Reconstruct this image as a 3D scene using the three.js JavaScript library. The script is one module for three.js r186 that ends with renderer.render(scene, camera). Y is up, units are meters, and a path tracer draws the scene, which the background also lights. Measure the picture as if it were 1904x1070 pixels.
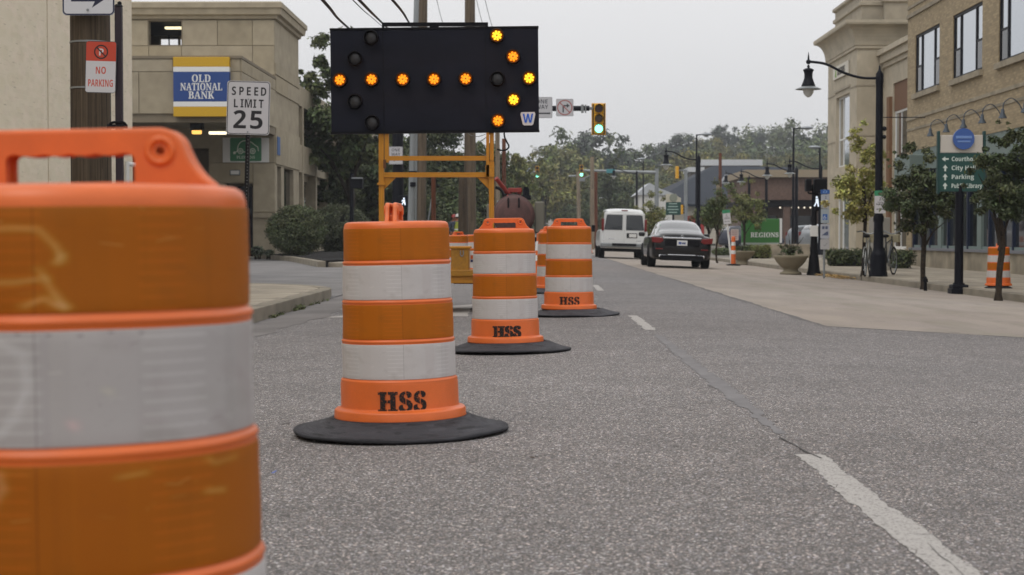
import * as THREE from 'three';
import { RoundedBoxGeometry } from 'three/addons/geometries/RoundedBoxGeometry.js';
import { mergeGeometries } from 'three/addons/utils/BufferGeometryUtils.js';
import { MarchingCubes } from 'three/addons/objects/MarchingCubes.js';
import { FontLoader } from 'three/addons/loaders/FontLoader.js';
import { TextGeometry } from 'three/addons/geometries/TextGeometry.js';

// ------------------------------------------------------------------ camera, sky, sun, exposure
const scene = new THREE.Scene();
const F = 3100, CX = 952, CY = 535, VPX = 990, HOR = 439, CAMH = 0.87;   // lens in photograph pixels
const camera = new THREE.PerspectiveCamera(2 * Math.atan(535 / F) * 180 / Math.PI, 1904 / 1070, 0.1, 3000);
const PSI = Math.atan((VPX - CX) / F), PIT = Math.atan((CY - HOR) / F);
camera.rotation.order = 'YXZ';
camera.position.set(0, CAMH, 0);
camera.rotation.set(-PIT, PSI, 0);
camera.focus = 11; camera.userData.fStop = 6.2;
scene.add(camera);
const renderer = new THREE.WebGLRenderer({ antialias: true });
renderer.setSize(1024, 575);
renderer.toneMapping = THREE.LinearToneMapping;
renderer.toneMappingExposure = 1.06;
renderer.shadowMap.enabled = true;

// random numbers and noise
function rng(seed) { let a = seed >>> 0; return () => { a = (a + 0x6d2b79f5) | 0; let t = Math.imul(a ^ (a >>> 15), 1 | a); t = (t + Math.imul(t ^ (t >>> 7), 61 | t)) ^ t; return ((t ^ (t >>> 14)) >>> 0) / 4294967296; }; }
const R0 = rng(7);
const sst = (a, b, x) => { const t = Math.min(1, Math.max(0, (x - a) / (b - a))); return t * t * (3 - 2 * t); };
const clamp = (x, a, b) => Math.min(b, Math.max(a, x));
function tileNoise(seed, n) {                                  // periodic value noise with n cells per period
  const r = rng(seed), g = new Float32Array(n * n); for (let i = 0; i < n * n; i++) g[i] = r();
  return (u, v) => { u = (u - Math.floor(u)) * n; v = (v - Math.floor(v)) * n; const i = Math.floor(u), j = Math.floor(v), a = u - i, b = v - j, sa = a * a * (3 - 2 * a), sb = b * b * (3 - 2 * b), i0 = i % n, j0 = j % n, i1 = (i + 1) % n, j1 = (j + 1) % n;
    return (g[j0 * n + i0] * (1 - sa) + g[j0 * n + i1] * sa) * (1 - sb) + (g[j1 * n + i0] * (1 - sa) + g[j1 * n + i1] * sa) * sb; };
}
function fbm(seed, n0, oct) { const L = []; for (let k = 0; k < oct; k++) L.push(tileNoise(seed + k * 17, n0 << k)); return (u, v) => { let s = 0, a = .5, t = 0; for (const f of L) { s += a * f(u, v); t += a; a *= .5; } return s / t; }; }

// overcast sky: one grey cloud deck, brighter overhead
{
  const w = 512, h = 256, d = new Float32Array(w * h * 4), n = fbm(91, 6, 4);
  for (let j = 0; j < h; j++) for (let i = 0; i < w; i++) {
    const el = (j + .5) / h * Math.PI - Math.PI / 2, k = (j * w + i) * 4, up = Math.max(0, Math.sin(el));
    let L = el < 0 ? .30 : .64 + .62 * Math.pow(up, .75) ;
    if (el >= 0) L *= 1 + (n(i / w * 2, j / h * 3) - .5) * .15;
    d[k] = L * .995; d[k + 1] = L * .995; d[k + 2] = L * 1.01; d[k + 3] = 1;
  }
  const t = new THREE.DataTexture(d, w, h, THREE.RGBAFormat, THREE.FloatType);
  t.mapping = THREE.EquirectangularReflectionMapping; t.magFilter = t.minFilter = THREE.LinearFilter; t.wrapS = THREE.RepeatWrapping; t.needsUpdate = true;
  scene.background = t; scene.environment = t;
}
const sun = new THREE.DirectionalLight(0xfff6ea, 0.7);
sun.position.set(-30, 90, 10); sun.target.position.set(0, 0, -40);
sun.castShadow = true; sun.shadow.radius = 30; sun.shadow.mapSize.set(2048, 2048);
Object.assign(sun.shadow.camera, { left: -80, right: 80, top: 120, bottom: -120, near: 1, far: 300 });
scene.add(sun); scene.add(sun.target);
scene.fog = new THREE.FogExp2(0xc6cacf, 0.0004);

// ------------------------------------------------------------------ pixel <-> place helpers
const V = (x, y, z) => new THREE.Vector3(x, y, z);
const rt = V(Math.cos(PSI), 0, -Math.sin(PSI)), fw = V(-Math.sin(PSI), 0, -Math.cos(PSI));
function at(u, v, d) {                                          // the point seen at photo pixel (u, v) at horizontal depth d
  const a = (u - CX) / F, b = -(v - CY) / F, cp = Math.cos(PIT), sp = Math.sin(PIT);
  const up = b * cp - sp, f = cp + b * sp, k = d / f;
  return V(0, CAMH + up * k, 0).addScaledVector(rt, a * k).addScaledVector(fw, d);
}
const rise = (d) => 9 * sst(210, 520, d);
function groundY(X, Z) {
  const d = -Z; let y;
  if (X < -3.05) y = .0575; else if (X <= 8.1) { const q = X - 1.09, s = (Math.sqrt(q * q + .09) - .3); y = -s * (q < 0 ? .022 : .034); } else y = -.112;
  return y + rise(d);
}
function onGround(u, d) { const p = at(u, HOR, d); p.y = groundY(p.x, p.z); return p; }

// ------------------------------------------------------------------ object helpers
const used = {};
function numbered(n) { const k = used[n] = (used[n] ?? -1) + 1; return k ? n + '_' + String(k).padStart(3, '0') : n; }
function shade(o) { o.castShadow = o.receiveShadow = true; return o; }
function thing(name, label, category, pos, turn = 0, group) {
  const o = new THREE.Group(); o.name = numbered(name); if (pos) o.position.set(pos.x ?? pos[0], pos.y ?? pos[1], pos.z ?? pos[2]); o.rotation.y = turn;
  o.userData = { label, category }; if (group) o.userData.group = group; scene.add(o); return o;
}
function part(parent, name, g, m, label) {
  const o = shade(new THREE.Mesh(Array.isArray(g) ? merge(g) : g, m)); o.name = name; if (label) o.userData.label = label; parent.add(o); return o;
}
function solo(name, g, m, label, category, group, kind) {
  const o = shade(new THREE.Mesh(Array.isArray(g) ? merge(g) : g, m)); o.name = numbered(name); scene.add(o);
  o.userData = { label, category }; if (group) o.userData.group = group; if (kind) o.userData.kind = kind; return o;
}
function struct(name, g, m) { const o = shade(new THREE.Mesh(Array.isArray(g) ? merge(g) : g, m)); o.name = numbered(name); o.userData.kind = 'structure'; scene.add(o); return o; }
function copy(root, label, pos, turn, group) {
  const r = root.clone(); r.name = numbered(root.name.replace(/_\d{3}$/, '')); r.userData = { ...root.userData, label }; if (group) r.userData.group = group;
  if (pos) r.position.set(pos.x, pos.y, pos.z); if (turn !== undefined) r.rotation.y = turn; scene.add(r); return r;
}
function merge(list) {
  const out = list.map((g) => { let q = g.index ? g.toNonIndexed() : g.clone(); for (const k of Object.keys(q.attributes)) if (!['position', 'normal', 'uv'].includes(k)) q.deleteAttribute(k); q.morphAttributes = {}; if (!q.attributes.uv) q.setAttribute('uv', new THREE.BufferAttribute(new Float32Array(q.attributes.position.count * 2), 2)); q.clearGroups(); return q; });
  return mergeGeometries(out);
}
const box = (w, h, d, x = 0, y = 0, z = 0) => new THREE.BoxGeometry(w, h, d).translate(x, y, z);
const box2 = (x0, x1, y0, y1, z0, z1) => box(Math.abs(x1 - x0), Math.abs(y1 - y0), Math.abs(z1 - z0), (x0 + x1) / 2, (y0 + y1) / 2, (z0 + z1) / 2);
const rbox = (w, h, d, r, x = 0, y = 0, z = 0, s = 2) => new RoundedBoxGeometry(w, h, d, s, Math.min(r, w * .49, h * .49, d * .49)).translate(x, y, z);
const cyl = (r1, r2, h, x = 0, y = 0, z = 0, s = 20) => new THREE.CylinderGeometry(r1, r2, h, s).translate(x, y, z);
const cylZ = (r1, r2, h, x = 0, y = 0, z = 0, s = 20) => new THREE.CylinderGeometry(r1, r2, h, s).rotateX(Math.PI / 2).translate(x, y, z);
const cylX = (r1, r2, h, x = 0, y = 0, z = 0, s = 20) => new THREE.CylinderGeometry(r1, r2, h, s).rotateZ(Math.PI / 2).translate(x, y, z);
const sph = (r, x = 0, y = 0, z = 0, sx = 1, sy = 1, sz = 1, n = 14) => new THREE.SphereGeometry(r, n, Math.ceil(n * .7)).scale(sx, sy, sz).translate(x, y, z);
const lathe = (pts, s = 40) => new THREE.LatheGeometry(pts.map((p) => new THREE.Vector2(p[0], p[1])), s, -Math.PI);
function tube(pts, r, seg = 16, rs = 8) { return new THREE.TubeGeometry(new THREE.CatmullRomCurve3(pts.map((p) => p.isVector3 ? p : V(...p)), false, 'centripetal'), seg, r, rs, false); }
function rod(a, b, r1, r2 = r1, s = 10) {
  a = a.isVector3 ? a : V(...a); b = b.isVector3 ? b : V(...b); const d = b.clone().sub(a), L = d.length();
  const g = new THREE.CylinderGeometry(r2, r1, L, s); g.translate(0, L / 2, 0);
  g.applyQuaternion(new THREE.Quaternion().setFromUnitVectors(V(0, 1, 0), d.normalize())); g.translate(a.x, a.y, a.z); return g;
}
function roundRect(w, h, r) { const s = new THREE.Shape(), x = -w / 2, y = -h / 2; s.moveTo(x + r, y); s.lineTo(x + w - r, y); s.absarc(x + w - r, y + r, r, -Math.PI / 2, 0); s.lineTo(x + w, y + h - r); s.absarc(x + w - r, y + h - r, r, 0, Math.PI / 2); s.lineTo(x + r, y + h); s.absarc(x + r, y + h - r, r, Math.PI / 2, Math.PI); s.lineTo(x, y + r); s.absarc(x + r, y + r, r, Math.PI, Math.PI * 1.5); return s; }
function poly(pts) { const s = new THREE.Shape(); pts.forEach((p, i) => i ? s.lineTo(p[0], p[1]) : s.moveTo(p[0], p[1])); s.closePath(); return s; }
function extr(shape, depth, bevel = 0, opt = {}) { return new THREE.ExtrudeGeometry(shape, { depth: depth - 2 * bevel, bevelEnabled: bevel > 0, bevelThickness: bevel, bevelSize: bevel, bevelOffset: -bevel, bevelSegments: 2, curveSegments: 10, ...opt }).translate(0, 0, bevel); }
function slab(pts, y0, y1) {                                       // pts: [X, depth]; a flat-topped solid
  return new THREE.ExtrudeGeometry(poly(pts), { depth: y1 - y0, bevelEnabled: true, bevelThickness: .012, bevelSize: .012, bevelOffset: -.012, bevelSegments: 2 }).rotateX(-Math.PI / 2).translate(0, y0, 0);
}
function faceUV(g) { g.computeBoundingBox(); const b = g.boundingBox, p = g.attributes.position, uv = g.attributes.uv; for (let i = 0; i < p.count; i++) uv.setXY(i, (p.getX(i) - b.min.x) / (b.max.x - b.min.x), (p.getY(i) - b.min.y) / (b.max.y - b.min.y)); return g; }
function metreUV(g) {                                              // box-projected uv in metres
  const q = g.index ? g.toNonIndexed() : g; q.computeVertexNormals(); const p = q.attributes.position, n = q.attributes.normal, uv = new Float32Array(p.count * 2);
  for (let i = 0; i < p.count; i++) { const ax = Math.abs(n.getX(i)), ay = Math.abs(n.getY(i)), az = Math.abs(n.getZ(i)); const x = p.getX(i), y = p.getY(i), z = p.getZ(i);
    if (ay > ax && ay > az) { uv[2 * i] = x; uv[2 * i + 1] = z; } else if (ax > az) { uv[2 * i] = z; uv[2 * i + 1] = y; } else { uv[2 * i] = x; uv[2 * i + 1] = y; } }
  q.setAttribute('uv', new THREE.BufferAttribute(uv, 2)); return q;
}
const mbox = (...a) => metreUV(box2(...a));

// ------------------------------------------------------------------ materials
const std = (c, r = .7, m = 0, o = {}) => new THREE.MeshStandardMaterial({ color: c, roughness: r, metalness: m, ...o });
function dataTex(n, fn, srgb = true, rep = 1) {
  const d = new Uint8Array(n * n * 4);
  for (let j = 0; j < n; j++) for (let i = 0; i < n; i++) { const c = fn(i / n, j / n, i, j), k = (j * n + i) * 4; if (typeof c === 'number') d[k] = d[k + 1] = d[k + 2] = clamp(c, 0, 255); else { d[k] = clamp(c[0], 0, 255); d[k + 1] = clamp(c[1], 0, 255); d[k + 2] = clamp(c[2], 0, 255); } d[k + 3] = 255; }
  const t = new THREE.DataTexture(d, n, n); t.wrapS = t.wrapT = THREE.RepeatWrapping; t.magFilter = THREE.LinearFilter; t.minFilter = THREE.LinearMipmapLinearFilter; t.generateMipmaps = true; if (srgb) t.colorSpace = THREE.SRGBColorSpace; t.repeat.set(rep, rep); t.needsUpdate = true; return t;
}
function canvasTex(w, h, draw, wrap) {
  const c = document.createElement('canvas'); c.width = w; c.height = h; const x = c.getContext('2d'); draw(x, w, h);
  const t = new THREE.CanvasTexture(c); t.colorSpace = THREE.SRGBColorSpace; t.anisotropy = 8; if (wrap) t.wrapS = t.wrapT = THREE.RepeatWrapping; return t;
}
// soft mottled variation usable on any colour (multiplies)
const mottle = (seed, amt, n0 = 4, grain = .03, size = 512, tileM = 3) => { const f = fbm(seed, n0, 5), r = rng(seed + 5); return dataTex(size, (u, v) => 255 * (1 - amt + amt * f(u, v) * 1 - grain * r()), true, 1 / tileM); };
const stuccoTex = mottle(11, .22, 5, .05, 512, 2.5), concTex = mottle(12, .32, 6, .10, 1024, 2.2), metalTex = mottle(13, .2, 8, .04, 256, .8);
const grainBump = dataTex(512, ((r) => () => 255 * r())(rng(5)), false, 1 / .6);
const low = (c, r, o = {}) => new THREE.MeshPhysicalMaterial({ color: c, roughness: r, specularIntensity: .35, ...o });   // matt dark paint and rubber
const M = {
  cream: std('#bdb3a1', .9, 0, { map: stuccoTex, bumpMap: grainBump, bumpScale: .002 }),
  garage: std('#b8ac95', .92, 0, { map: stuccoTex, bumpMap: grainBump, bumpScale: .002 }),
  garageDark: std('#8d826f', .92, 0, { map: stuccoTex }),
  concrete: std('#b9ae9c', .92, 0, { map: concTex, bumpMap: grainBump, bumpScale: .0015 }),
  kerb: std('#a59c8b', .92, 0, { map: concTex, bumpMap: grainBump, bumpScale: .002 }),
  black: low('#0b0b11', .55), navy: low('#0c0e18', .5), dark: low('#17171b', .85), rubber: low('#1d1d20', .85),
  steel: std('#8d9296', .45, .7, { roughnessMap: metalTex }), galv: std('#9ea3a5', .5, .55, { map: metalTex }),
  wood: std('#857a6d', .95), yellow: std('#cf8a10', .5, 0, { map: metalTex }), sigYellow: std('#d9a016', .55),
  signBack: std('#8b8f93', .5, .6), white: std('#d8d8d6', .6), chrome: std('#d8dade', .2, 1), glassDark: new THREE.MeshPhysicalMaterial({ color: '#10141a', roughness: .06, metalness: 0, ior: 1.55, specularIntensity: 1 }),
  mirrorGlass: new THREE.MeshPhysicalMaterial({ color: '#c2c8cf', roughness: .04, metalness: .9 }),
  red: std('#a11713', .4),
};
// weathered wood of utility poles
M.wood.map = canvasTex(256, 1024, (x, w, h) => { const r = rng(31); x.fillStyle = '#a09688'; x.fillRect(0, 0, w, h); for (let i = 0; i < 2600; i++) { const a = .05 + r() * .22; x.fillStyle = r() < .6 ? `rgba(50,42,34,${a})` : `rgba(205,198,186,${a})`; x.fillRect(r() * w, r() * h, 1 + r() * 2.5, 30 + r() * 260); } for (let i = 0; i < 26; i++) { x.strokeStyle = `rgba(28,22,18,${.4 + r() * .4})`; x.lineWidth = 1 + r() * 2; let px = r() * w, py = r() * h; x.beginPath(); x.moveTo(px, py); for (let k = 0; k < 8; k++) { px += (r() - .5) * 5; py += 20 + r() * 45; x.lineTo(px, py); } x.stroke(); } }, true);
M.wood.bumpMap = M.wood.map; M.wood.bumpScale = .006;
const emis = (c, k) => new THREE.MeshStandardMaterial({ color: '#000', emissive: c, emissiveIntensity: k, roughness: .4 });
const font = await new FontLoader().loadAsync('fonts/droid/droid_sans_bold.typeface.json');
const serifFont = await new FontLoader().loadAsync('fonts/droid/droid_serif_bold.typeface.json');
function text(str, size, depth, f = font, stretch = 1) { const g = new TextGeometry(str, { font: f, size, depth, curveSegments: 5, bevelEnabled: false }); g.computeBoundingBox(); const b = g.boundingBox; g.translate(-(b.min.x + b.max.x) / 2, -(b.min.y + b.max.y) / 2, 0); g.scale(stretch, 1, 1); return g; }
// ------------------------------------------------------------------ ground, road, pavements
// worn asphalt with exposed pink-grey aggregate; 3 m tile
const asphaltTex = canvasTex(2048, 2048, (x, w, h) => {
  const r = rng(101); x.fillStyle = 'rgb(90,87,86)'; x.fillRect(0, 0, w, h);
  const img = x.getImageData(0, 0, w, h), D = img.data, f = fbm(102, 5, 5), f2 = fbm(109, 40, 3);
  // stones: scatter small discs straight into the pixel buffer
  const N = 230000;
  for (let i = 0; i < N; i++) {
    const cx = r() * w | 0, cy = r() * h | 0, q = r(), rad = 1.1 + r() * r() * 3.1; let t = q < .25 ? 48 + r() * 32 : q < .76 ? 104 + r() * 46 : 156 + r() * 60; const warm = r();
    const cr = t * (warm > .6 ? 1.05 : 1.0), cg = t * (warm > .6 ? .985 : .99), cb = t * (warm > .6 ? .96 : .99 + (warm < .15 ? .05 : 0));
    const R = Math.ceil(rad), ex = .75 + r() * .5;
    for (let dy = -R; dy <= R; dy++) for (let dx = -R; dx <= R; dx++) if (dx * dx * ex + dy * dy / ex <= rad * rad) { const k = (((cy + dy + h) % h) * w + ((cx + dx + w) % w)) * 4; D[k] = cr; D[k + 1] = cg; D[k + 2] = cb; }
  }
  for (let j = 0; j < h; j++) for (let i = 0; i < w; i++) { const k = (j * w + i) * 4, m = .86 + .16 * f(i / w, j / h) + .14 * f2(i / w, j / h); D[k] *= m; D[k + 1] *= m; D[k + 2] *= m; }
  x.putImageData(img, 0, 0);
}, true);
asphaltTex.repeat.set(1 / 3, 1 / 3);
const asphaltBump = asphaltTex.clone(); asphaltBump.colorSpace = THREE.NoColorSpace;
M.asphalt = std('#ffffff', .9, 0, { map: asphaltTex, bumpMap: asphaltBump, bumpScale: .004, vertexColors: true });
const farAsph = mottle(41, .25, 6, .18, 1024, 4);
M.driveAsphalt = std('#8e8b8a', .93, 0, { map: farAsph });
const concRoadTex = canvasTex(1024, 1024, (x, w, h) => { const r = rng(55); x.fillStyle = '#c2bcb6'; x.fillRect(0, 0, w, h); for (let i = 0; i < 60000; i++) { const t = 120 + r() * 120; x.fillStyle = `rgba(${t},${t * .96},${t * .91},.35)`; x.fillRect(r() * w, r() * h, 1 + r() * 2, 1 + r() * 2); } for (let i = 0; i < 120; i++) { x.fillStyle = r() < .5 ? 'rgba(110,100,92,.05)' : 'rgba(235,226,216,.05)'; x.beginPath(); x.ellipse(r() * w, r() * h, 20 + r() * 90, 60 + r() * 220, 0, 0, 7); x.fill(); } for (let i = 0; i < 40; i++) { x.fillStyle = `rgba(70,64,60,${.05 + r() * .12})`; x.beginPath(); x.ellipse(r() * w, r() * h, 3 + r() * 12, 4 + r() * 20, 0, 0, 7); x.fill(); } }, true);
concRoadTex.repeat.set(1 / 5, 1 / 5);
M.concRoad = std('#c3bcb8', .9, 0, { map: concRoadTex, vertexColors: true });
const patch = (() => { const f = fbm(71, 8, 4), g = fbm(72, 3, 3); return (x, z) => .95 + .34 * (f(x / 30, z / 44) - .5) + .22 * (g(x / 9, z / 90) - .5); })();
const warmF = fbm(75, 6, 4);
function sheet(x0, x1, d0, d1, nx, nd, off, tint) {                 // follows the crowned road; d0 may be a function of X
  const P = [], U = [], C = [], I = [];
  for (let j = 0; j <= nd; j++) for (let i = 0; i <= nx; i++) {
    const X = x0 + (x1 - x0) * i / nx, a = typeof d0 === 'function' ? d0(X) : d0, b = typeof d1 === 'function' ? d1(X) : d1, t = j / nd, d = a + (b - a) * (b - a > 100 ? t * t : t);
    P.push(X, groundY(clamp(X, -3.049, 8.099), -d) + off, -d); U.push(X, d); const c = tint ? patch(X, d) : 1; const w = warmF(X / 26, d / 40); C.push(c * (1 + .07 * (w - .45)), c * .995, c * (.985 - .06 * (w - .5)));
    if (i < nx && j < nd) { const k = j * (nx + 1) + i; I.push(k, k + 1, k + nx + 2, k, k + nx + 2, k + nx + 1); }
  }
  const g = new THREE.BufferGeometry(); g.setAttribute('position', new THREE.Float32BufferAttribute(P, 3)); g.setAttribute('uv', new THREE.Float32BufferAttribute(U, 2)); g.setAttribute('color', new THREE.Float32BufferAttribute(C, 3)); g.setIndex(I); g.computeVertexNormals(); return g;
}
const skew = (X) => 17.06 - (X - 3.05) * .53;
struct('road', sheet(-3.05, 3.0, -8, 560, 40, 260, 0, true), M.asphalt);
struct('road', sheet(3.0, 8.1, -8, skew, 30, 60, 0, true), M.asphalt);
struct('concrete_road', sheet(3.0, 8.1, skew, 560, 20, 220, 0, true), M.concRoad);
// thin dark joint where asphalt meets concrete, and the sealed joint along the lane line
const tar = std('#3a3736', .8);
function ragged(pts, seed, amp, step) {                             // polygon [X, d] with worn edges, laid on the road
  const r = rng(seed), out = [];
  for (let i = 0; i < pts.length; i++) { const a = pts[i], b = pts[(i + 1) % pts.length], L = Math.hypot(b[0] - a[0], b[1] - a[1]), n = Math.max(1, Math.round(L / step)), nx = (b[1] - a[1]) / L, ny = -(b[0] - a[0]) / L; let w = 0; for (let k = 0; k < n; k++) { w = w * .6 + (r() - .5) * amp; const q = k ? w : 0; out.push([a[0] + (b[0] - a[0]) * k / n + nx * q, a[1] + (b[1] - a[1]) * k / n + ny * q]); } }
  return out;
}
function paint(pts, off = .002) {
  const g = new THREE.ShapeGeometry(poly(pts)).rotateX(-Math.PI / 2), p = g.attributes.position, uv = g.attributes.uv;
  for (let i = 0; i < p.count; i++) { const X = p.getX(i), Z = p.getZ(i); p.setY(i, groundY(clamp(X, -3.049, 8.099), Z) + off); uv.setXY(i, X, -Z); }
  g.computeVertexNormals(); return g;
}
struct('road_joint', [paint(ragged([[3.03, 17.05], [3.03, 76], [2.97, 76], [2.97, 17.05]], 241, .05, .3)), paint(ragged([[3.0, 17.05], [8.09, skew(8.09)], [8.09, skew(8.09) + .05], [3.0, 17.12]], 242, .04, .3))], std('#5a5654', .85));
for (let d = 20, i = 0; d < 78; d += 4.6, i++) struct('road_joint', paint([[3.06, d], [8.09, d - 2.68], [8.09, d - 2.665], [3.06, d + .015]], .002), std('#8a827b', .9));
const paintTex = canvasTex(1024, 1024, (x, w, h) => { const r = rng(61); x.fillStyle = '#cbc8c4'; x.fillRect(0, 0, w, h); for (let i = 0; i < 26000; i++) { const q = r(), t = q < .25 ? 90 + r() * 50 : 165 + r() * 50; x.fillStyle = `rgba(${t},${t * .985},${t * .96},${.25 + r() * .5})`; x.beginPath(); x.ellipse(r() * w, r() * h, 1 + r() * 4, 1 + r() * 4, 0, 0, 7); x.fill(); } for (let i = 0; i < 40; i++) { x.strokeStyle = `rgba(86,80,78,${.5 + r() * .4})`; x.lineWidth = 1 + r() * 3; let px = r() * w, py = r() * h; x.beginPath(); x.moveTo(px, py); for (let k = 0; k < 7; k++) { px += (r() - .5) * 40; py += (r() - .2) * 26; x.lineTo(px, py); } x.stroke(); } }, true);
paintTex.repeat.set(1 / 1.2, 1 / 1.2);
M.paint = std('#cfcdcc', .85, 0, { map: paintTex, bumpMap: paintTex, bumpScale: .002 });
[[3.55, 6.62], [15.4, 18.2], [26.5, 29.5], [37.8, 40.8], [49.5, 52.5], [61, 64], [73, 76], [85, 88]].forEach(([a, b], i) => {
  struct('lane_marking', paint(ragged([[1.045, a], [1.15, a], [1.15, b], [1.045, b]], 200 + i, .02, .04)), M.paint);
});
struct('stop_line', paint(ragged([[-2.43, 19.1], [-.73, 18.7], [-.78, 22.0], [-1.7, 20.7]], 230, .03, .08)), M.paint);
struct('road_joint', paint(ragged([[1.075, 7.3], [1.11, 7.3], [1.145, 9.5], [1.13, 14.6], [1.05, 14.6], [1.04, 9.5]], 233, .035, .05)), std('#8c898a', .9, 0, { map: mottle(47, .25, 8, .1, 512, 1.5) }));
{ // hairline cracks in the asphalt
  const crack = (pts, w, seed) => { const r = rng(seed), L = [], Q = []; pts.forEach((p) => { L.push([p[0] - w * (.5 + r()), p[1] + r() * .02]); Q.unshift([p[0] + w * (.5 + r()), p[1] + r() * .02]); }); return paint([...L, ...Q], .0032); };
  struct('road_crack', [crack([[1.13, 6.5], [1.10, 6.7], [1.09, 6.9], [1.065, 7.15]], .004, 3), crack([[1.10, 4.2], [1.112, 4.4], [1.105, 4.5], [1.118, 4.7]], .0012, 6)], tar);
}
{ const r = rng(246), oil = std('#4f4b4a', .7), gum = std('#5d5856', .85); for (let i = 0; i < 70; i++) { const X = -2.2 + r() * 9.5, d = 5 + r() * r() * 26; if (d > skew(Math.max(3.05, X)) - 1 && X > 2.8) continue; const q = .006 + r() * r() * .035, P = []; for (let k = 0; k < 10; k++) { const a = k / 10 * 6.283, w = q * (.6 + r() * .6); P.push([X + Math.cos(a) * w, d + Math.sin(a) * w * 1.3]); } P.reverse(); struct('road_stain', paint(P.reverse(), .0022), i % 3 ? gum : oil); } }
M.gutter = std('#8d8886', .92, 0, { map: farAsph });
struct('gutter', paint(ragged([[-3.049, 15], [-2.62, 15], [-2.4, 19], [-2.5, 22], [-2.2, 26.5], [-3.049, 26.5]], 236, .12, .25), .003), M.gutter);

// terrain that carries everything and rises into the wooded hill
const hillH = (X, d) => 17 * sst(14, 75, X) * sst(230, 480, d) + 10 * sst(-10, -70, X) * sst(230, 520, d) + 14 * sst(540, 760, d);
const terrainY = (X, d) => rise(d) + hillH(X, d) - .5 * (1 - sst(130, 190, d)) - .1;
{
  const nx = 90, nz = 90, g = new THREE.PlaneGeometry(1, 1, nx, nz).rotateX(-Math.PI / 2), p = g.attributes.position, uv = g.attributes.uv;
  for (let i = 0; i < p.count; i++) { const a = p.getX(i) * 2, b = .5 - p.getZ(i), X = Math.sign(a) * (Math.abs(a) * 120 + Math.pow(Math.abs(a), 4) * 900), d = -60 + b * 620 + Math.pow(b, 5) * 900; p.setXYZ(i, X, terrainY(X, d), -d); uv.setXY(i, X, d); }
  g.computeVertexNormals();
  struct('ground', g, std('#4c4f38', 1, 0, { map: mottle(81, .5, 6, .15, 512, 12) }));
}

// left pavement: kerb with rounded corner, concrete slabs
{
  const arc = []; for (let k = 0; k <= 8; k++) { const a = k / 8 * Math.PI / 2; arc.push([-6.05 + 3 * Math.cos(a), 25 + 3.6 * Math.sin(a)]); }
  const inner = arc.map(([x, d]) => [-6.05 + (x + 6.05) * .94, 25 + (d - 25) * .95]).reverse();
  struct('kerb', slab([[-3.05, -6], ...arc, [-14, 28.6], [-14, 28.42], ...inner, [-3.23, -6]], -.3, .058), M.kerb);
  const pv = new THREE.Group(); pv.name = numbered('pavement'); pv.userData.kind = 'structure'; scene.add(pv);
  for (let j = 0; j < 20; j++) for (let i = 0; i < 3; i++) { const x1 = -3.24 - i * 1.72, x0 = x1 - 1.705, d0 = -6 + j * 1.55, d1 = d0 + 1.54; if (d1 > 25.1) continue; part(pv, 'paving_slab', slab([[x0, d0], [x1, d0], [x1, d1], [x0, d1]], -.2, .054 + R0() * .006), M.concrete); }
  part(pv, 'paving_slab', slab([[-8.38, 25.1], [-3.24, 25.1], ...inner.slice().reverse().map(([x, d]) => [x - .012, Math.max(25.1, d - .012)]), [-8.38, 28.3]], -.2, .056), M.concrete);
  struct('driveway', metreUV(slab([[-40, 28.8], [-3.06, 28.8], [-3.06, 49.2], [-6.3, 49.6], [-8.9, 61.5], [-11.2, 69], [-40, 69]], -.3, -.075)), M.driveAsphalt);
  struct('driveway', metreUV(slab([[-6, 28.66], [-3.06, 25.2], [-3.06, 28.78], [-6, 28.78]], -.3, -.08)), M.driveAsphalt);
  struct('pavement', metreUV(slab([[-3.06, 49.3], [-5.3, 49.3], [-6.15, 50.1], [-5.4, 54.5], [-4.6, 75], [-4.6, 135], [-3.06, 135]], -.3, .06)), M.concrete);
  struct('kerb', slab([[-6.2, 49.7], [-6.4, 49.7], [-9.0, 61.6], [-11.4, 69.0], [-11.3, 69.2], [-8.85, 61.75], [-6.22, 50.1]], -.3, .10), M.kerb);
  const mulch = std('#2b2523', 1, 0, { map: mottle(33, .7, 16, .3, 512, 1.0), bumpMap: grainBump, bumpScale: .02 });
  const g = new THREE.SphereGeometry(1, 40, 16, 0, Math.PI * 2, 0, Math.PI / 2), p = g.attributes.position; const r = rng(9); const f = fbm(19, 12, 3);
  struct('planting_bed', slab([[-6.2, 50.3], [-5.55, 54.5], [-4.7, 75], [-4.7, 100], [-10.4, 100], [-10.4, 70], [-11, 69], [-8.8, 61.8]], -.2, .12), mulch);
  for (let i = 0; i < p.count; i++) { const k = .9 + .2 * f(p.getX(i) * .5 + .5, p.getZ(i) * .5 + .5); p.setXYZ(i, p.getX(i) * 1.2, p.getY(i) * .2 * k + .1, p.getZ(i) * 4.6); } g.translate(-7.0, 0, -60.5); g.rotateY(0); g.computeVertexNormals();
  struct('planting_bed', metreUV(g), mulch);
}
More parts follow.
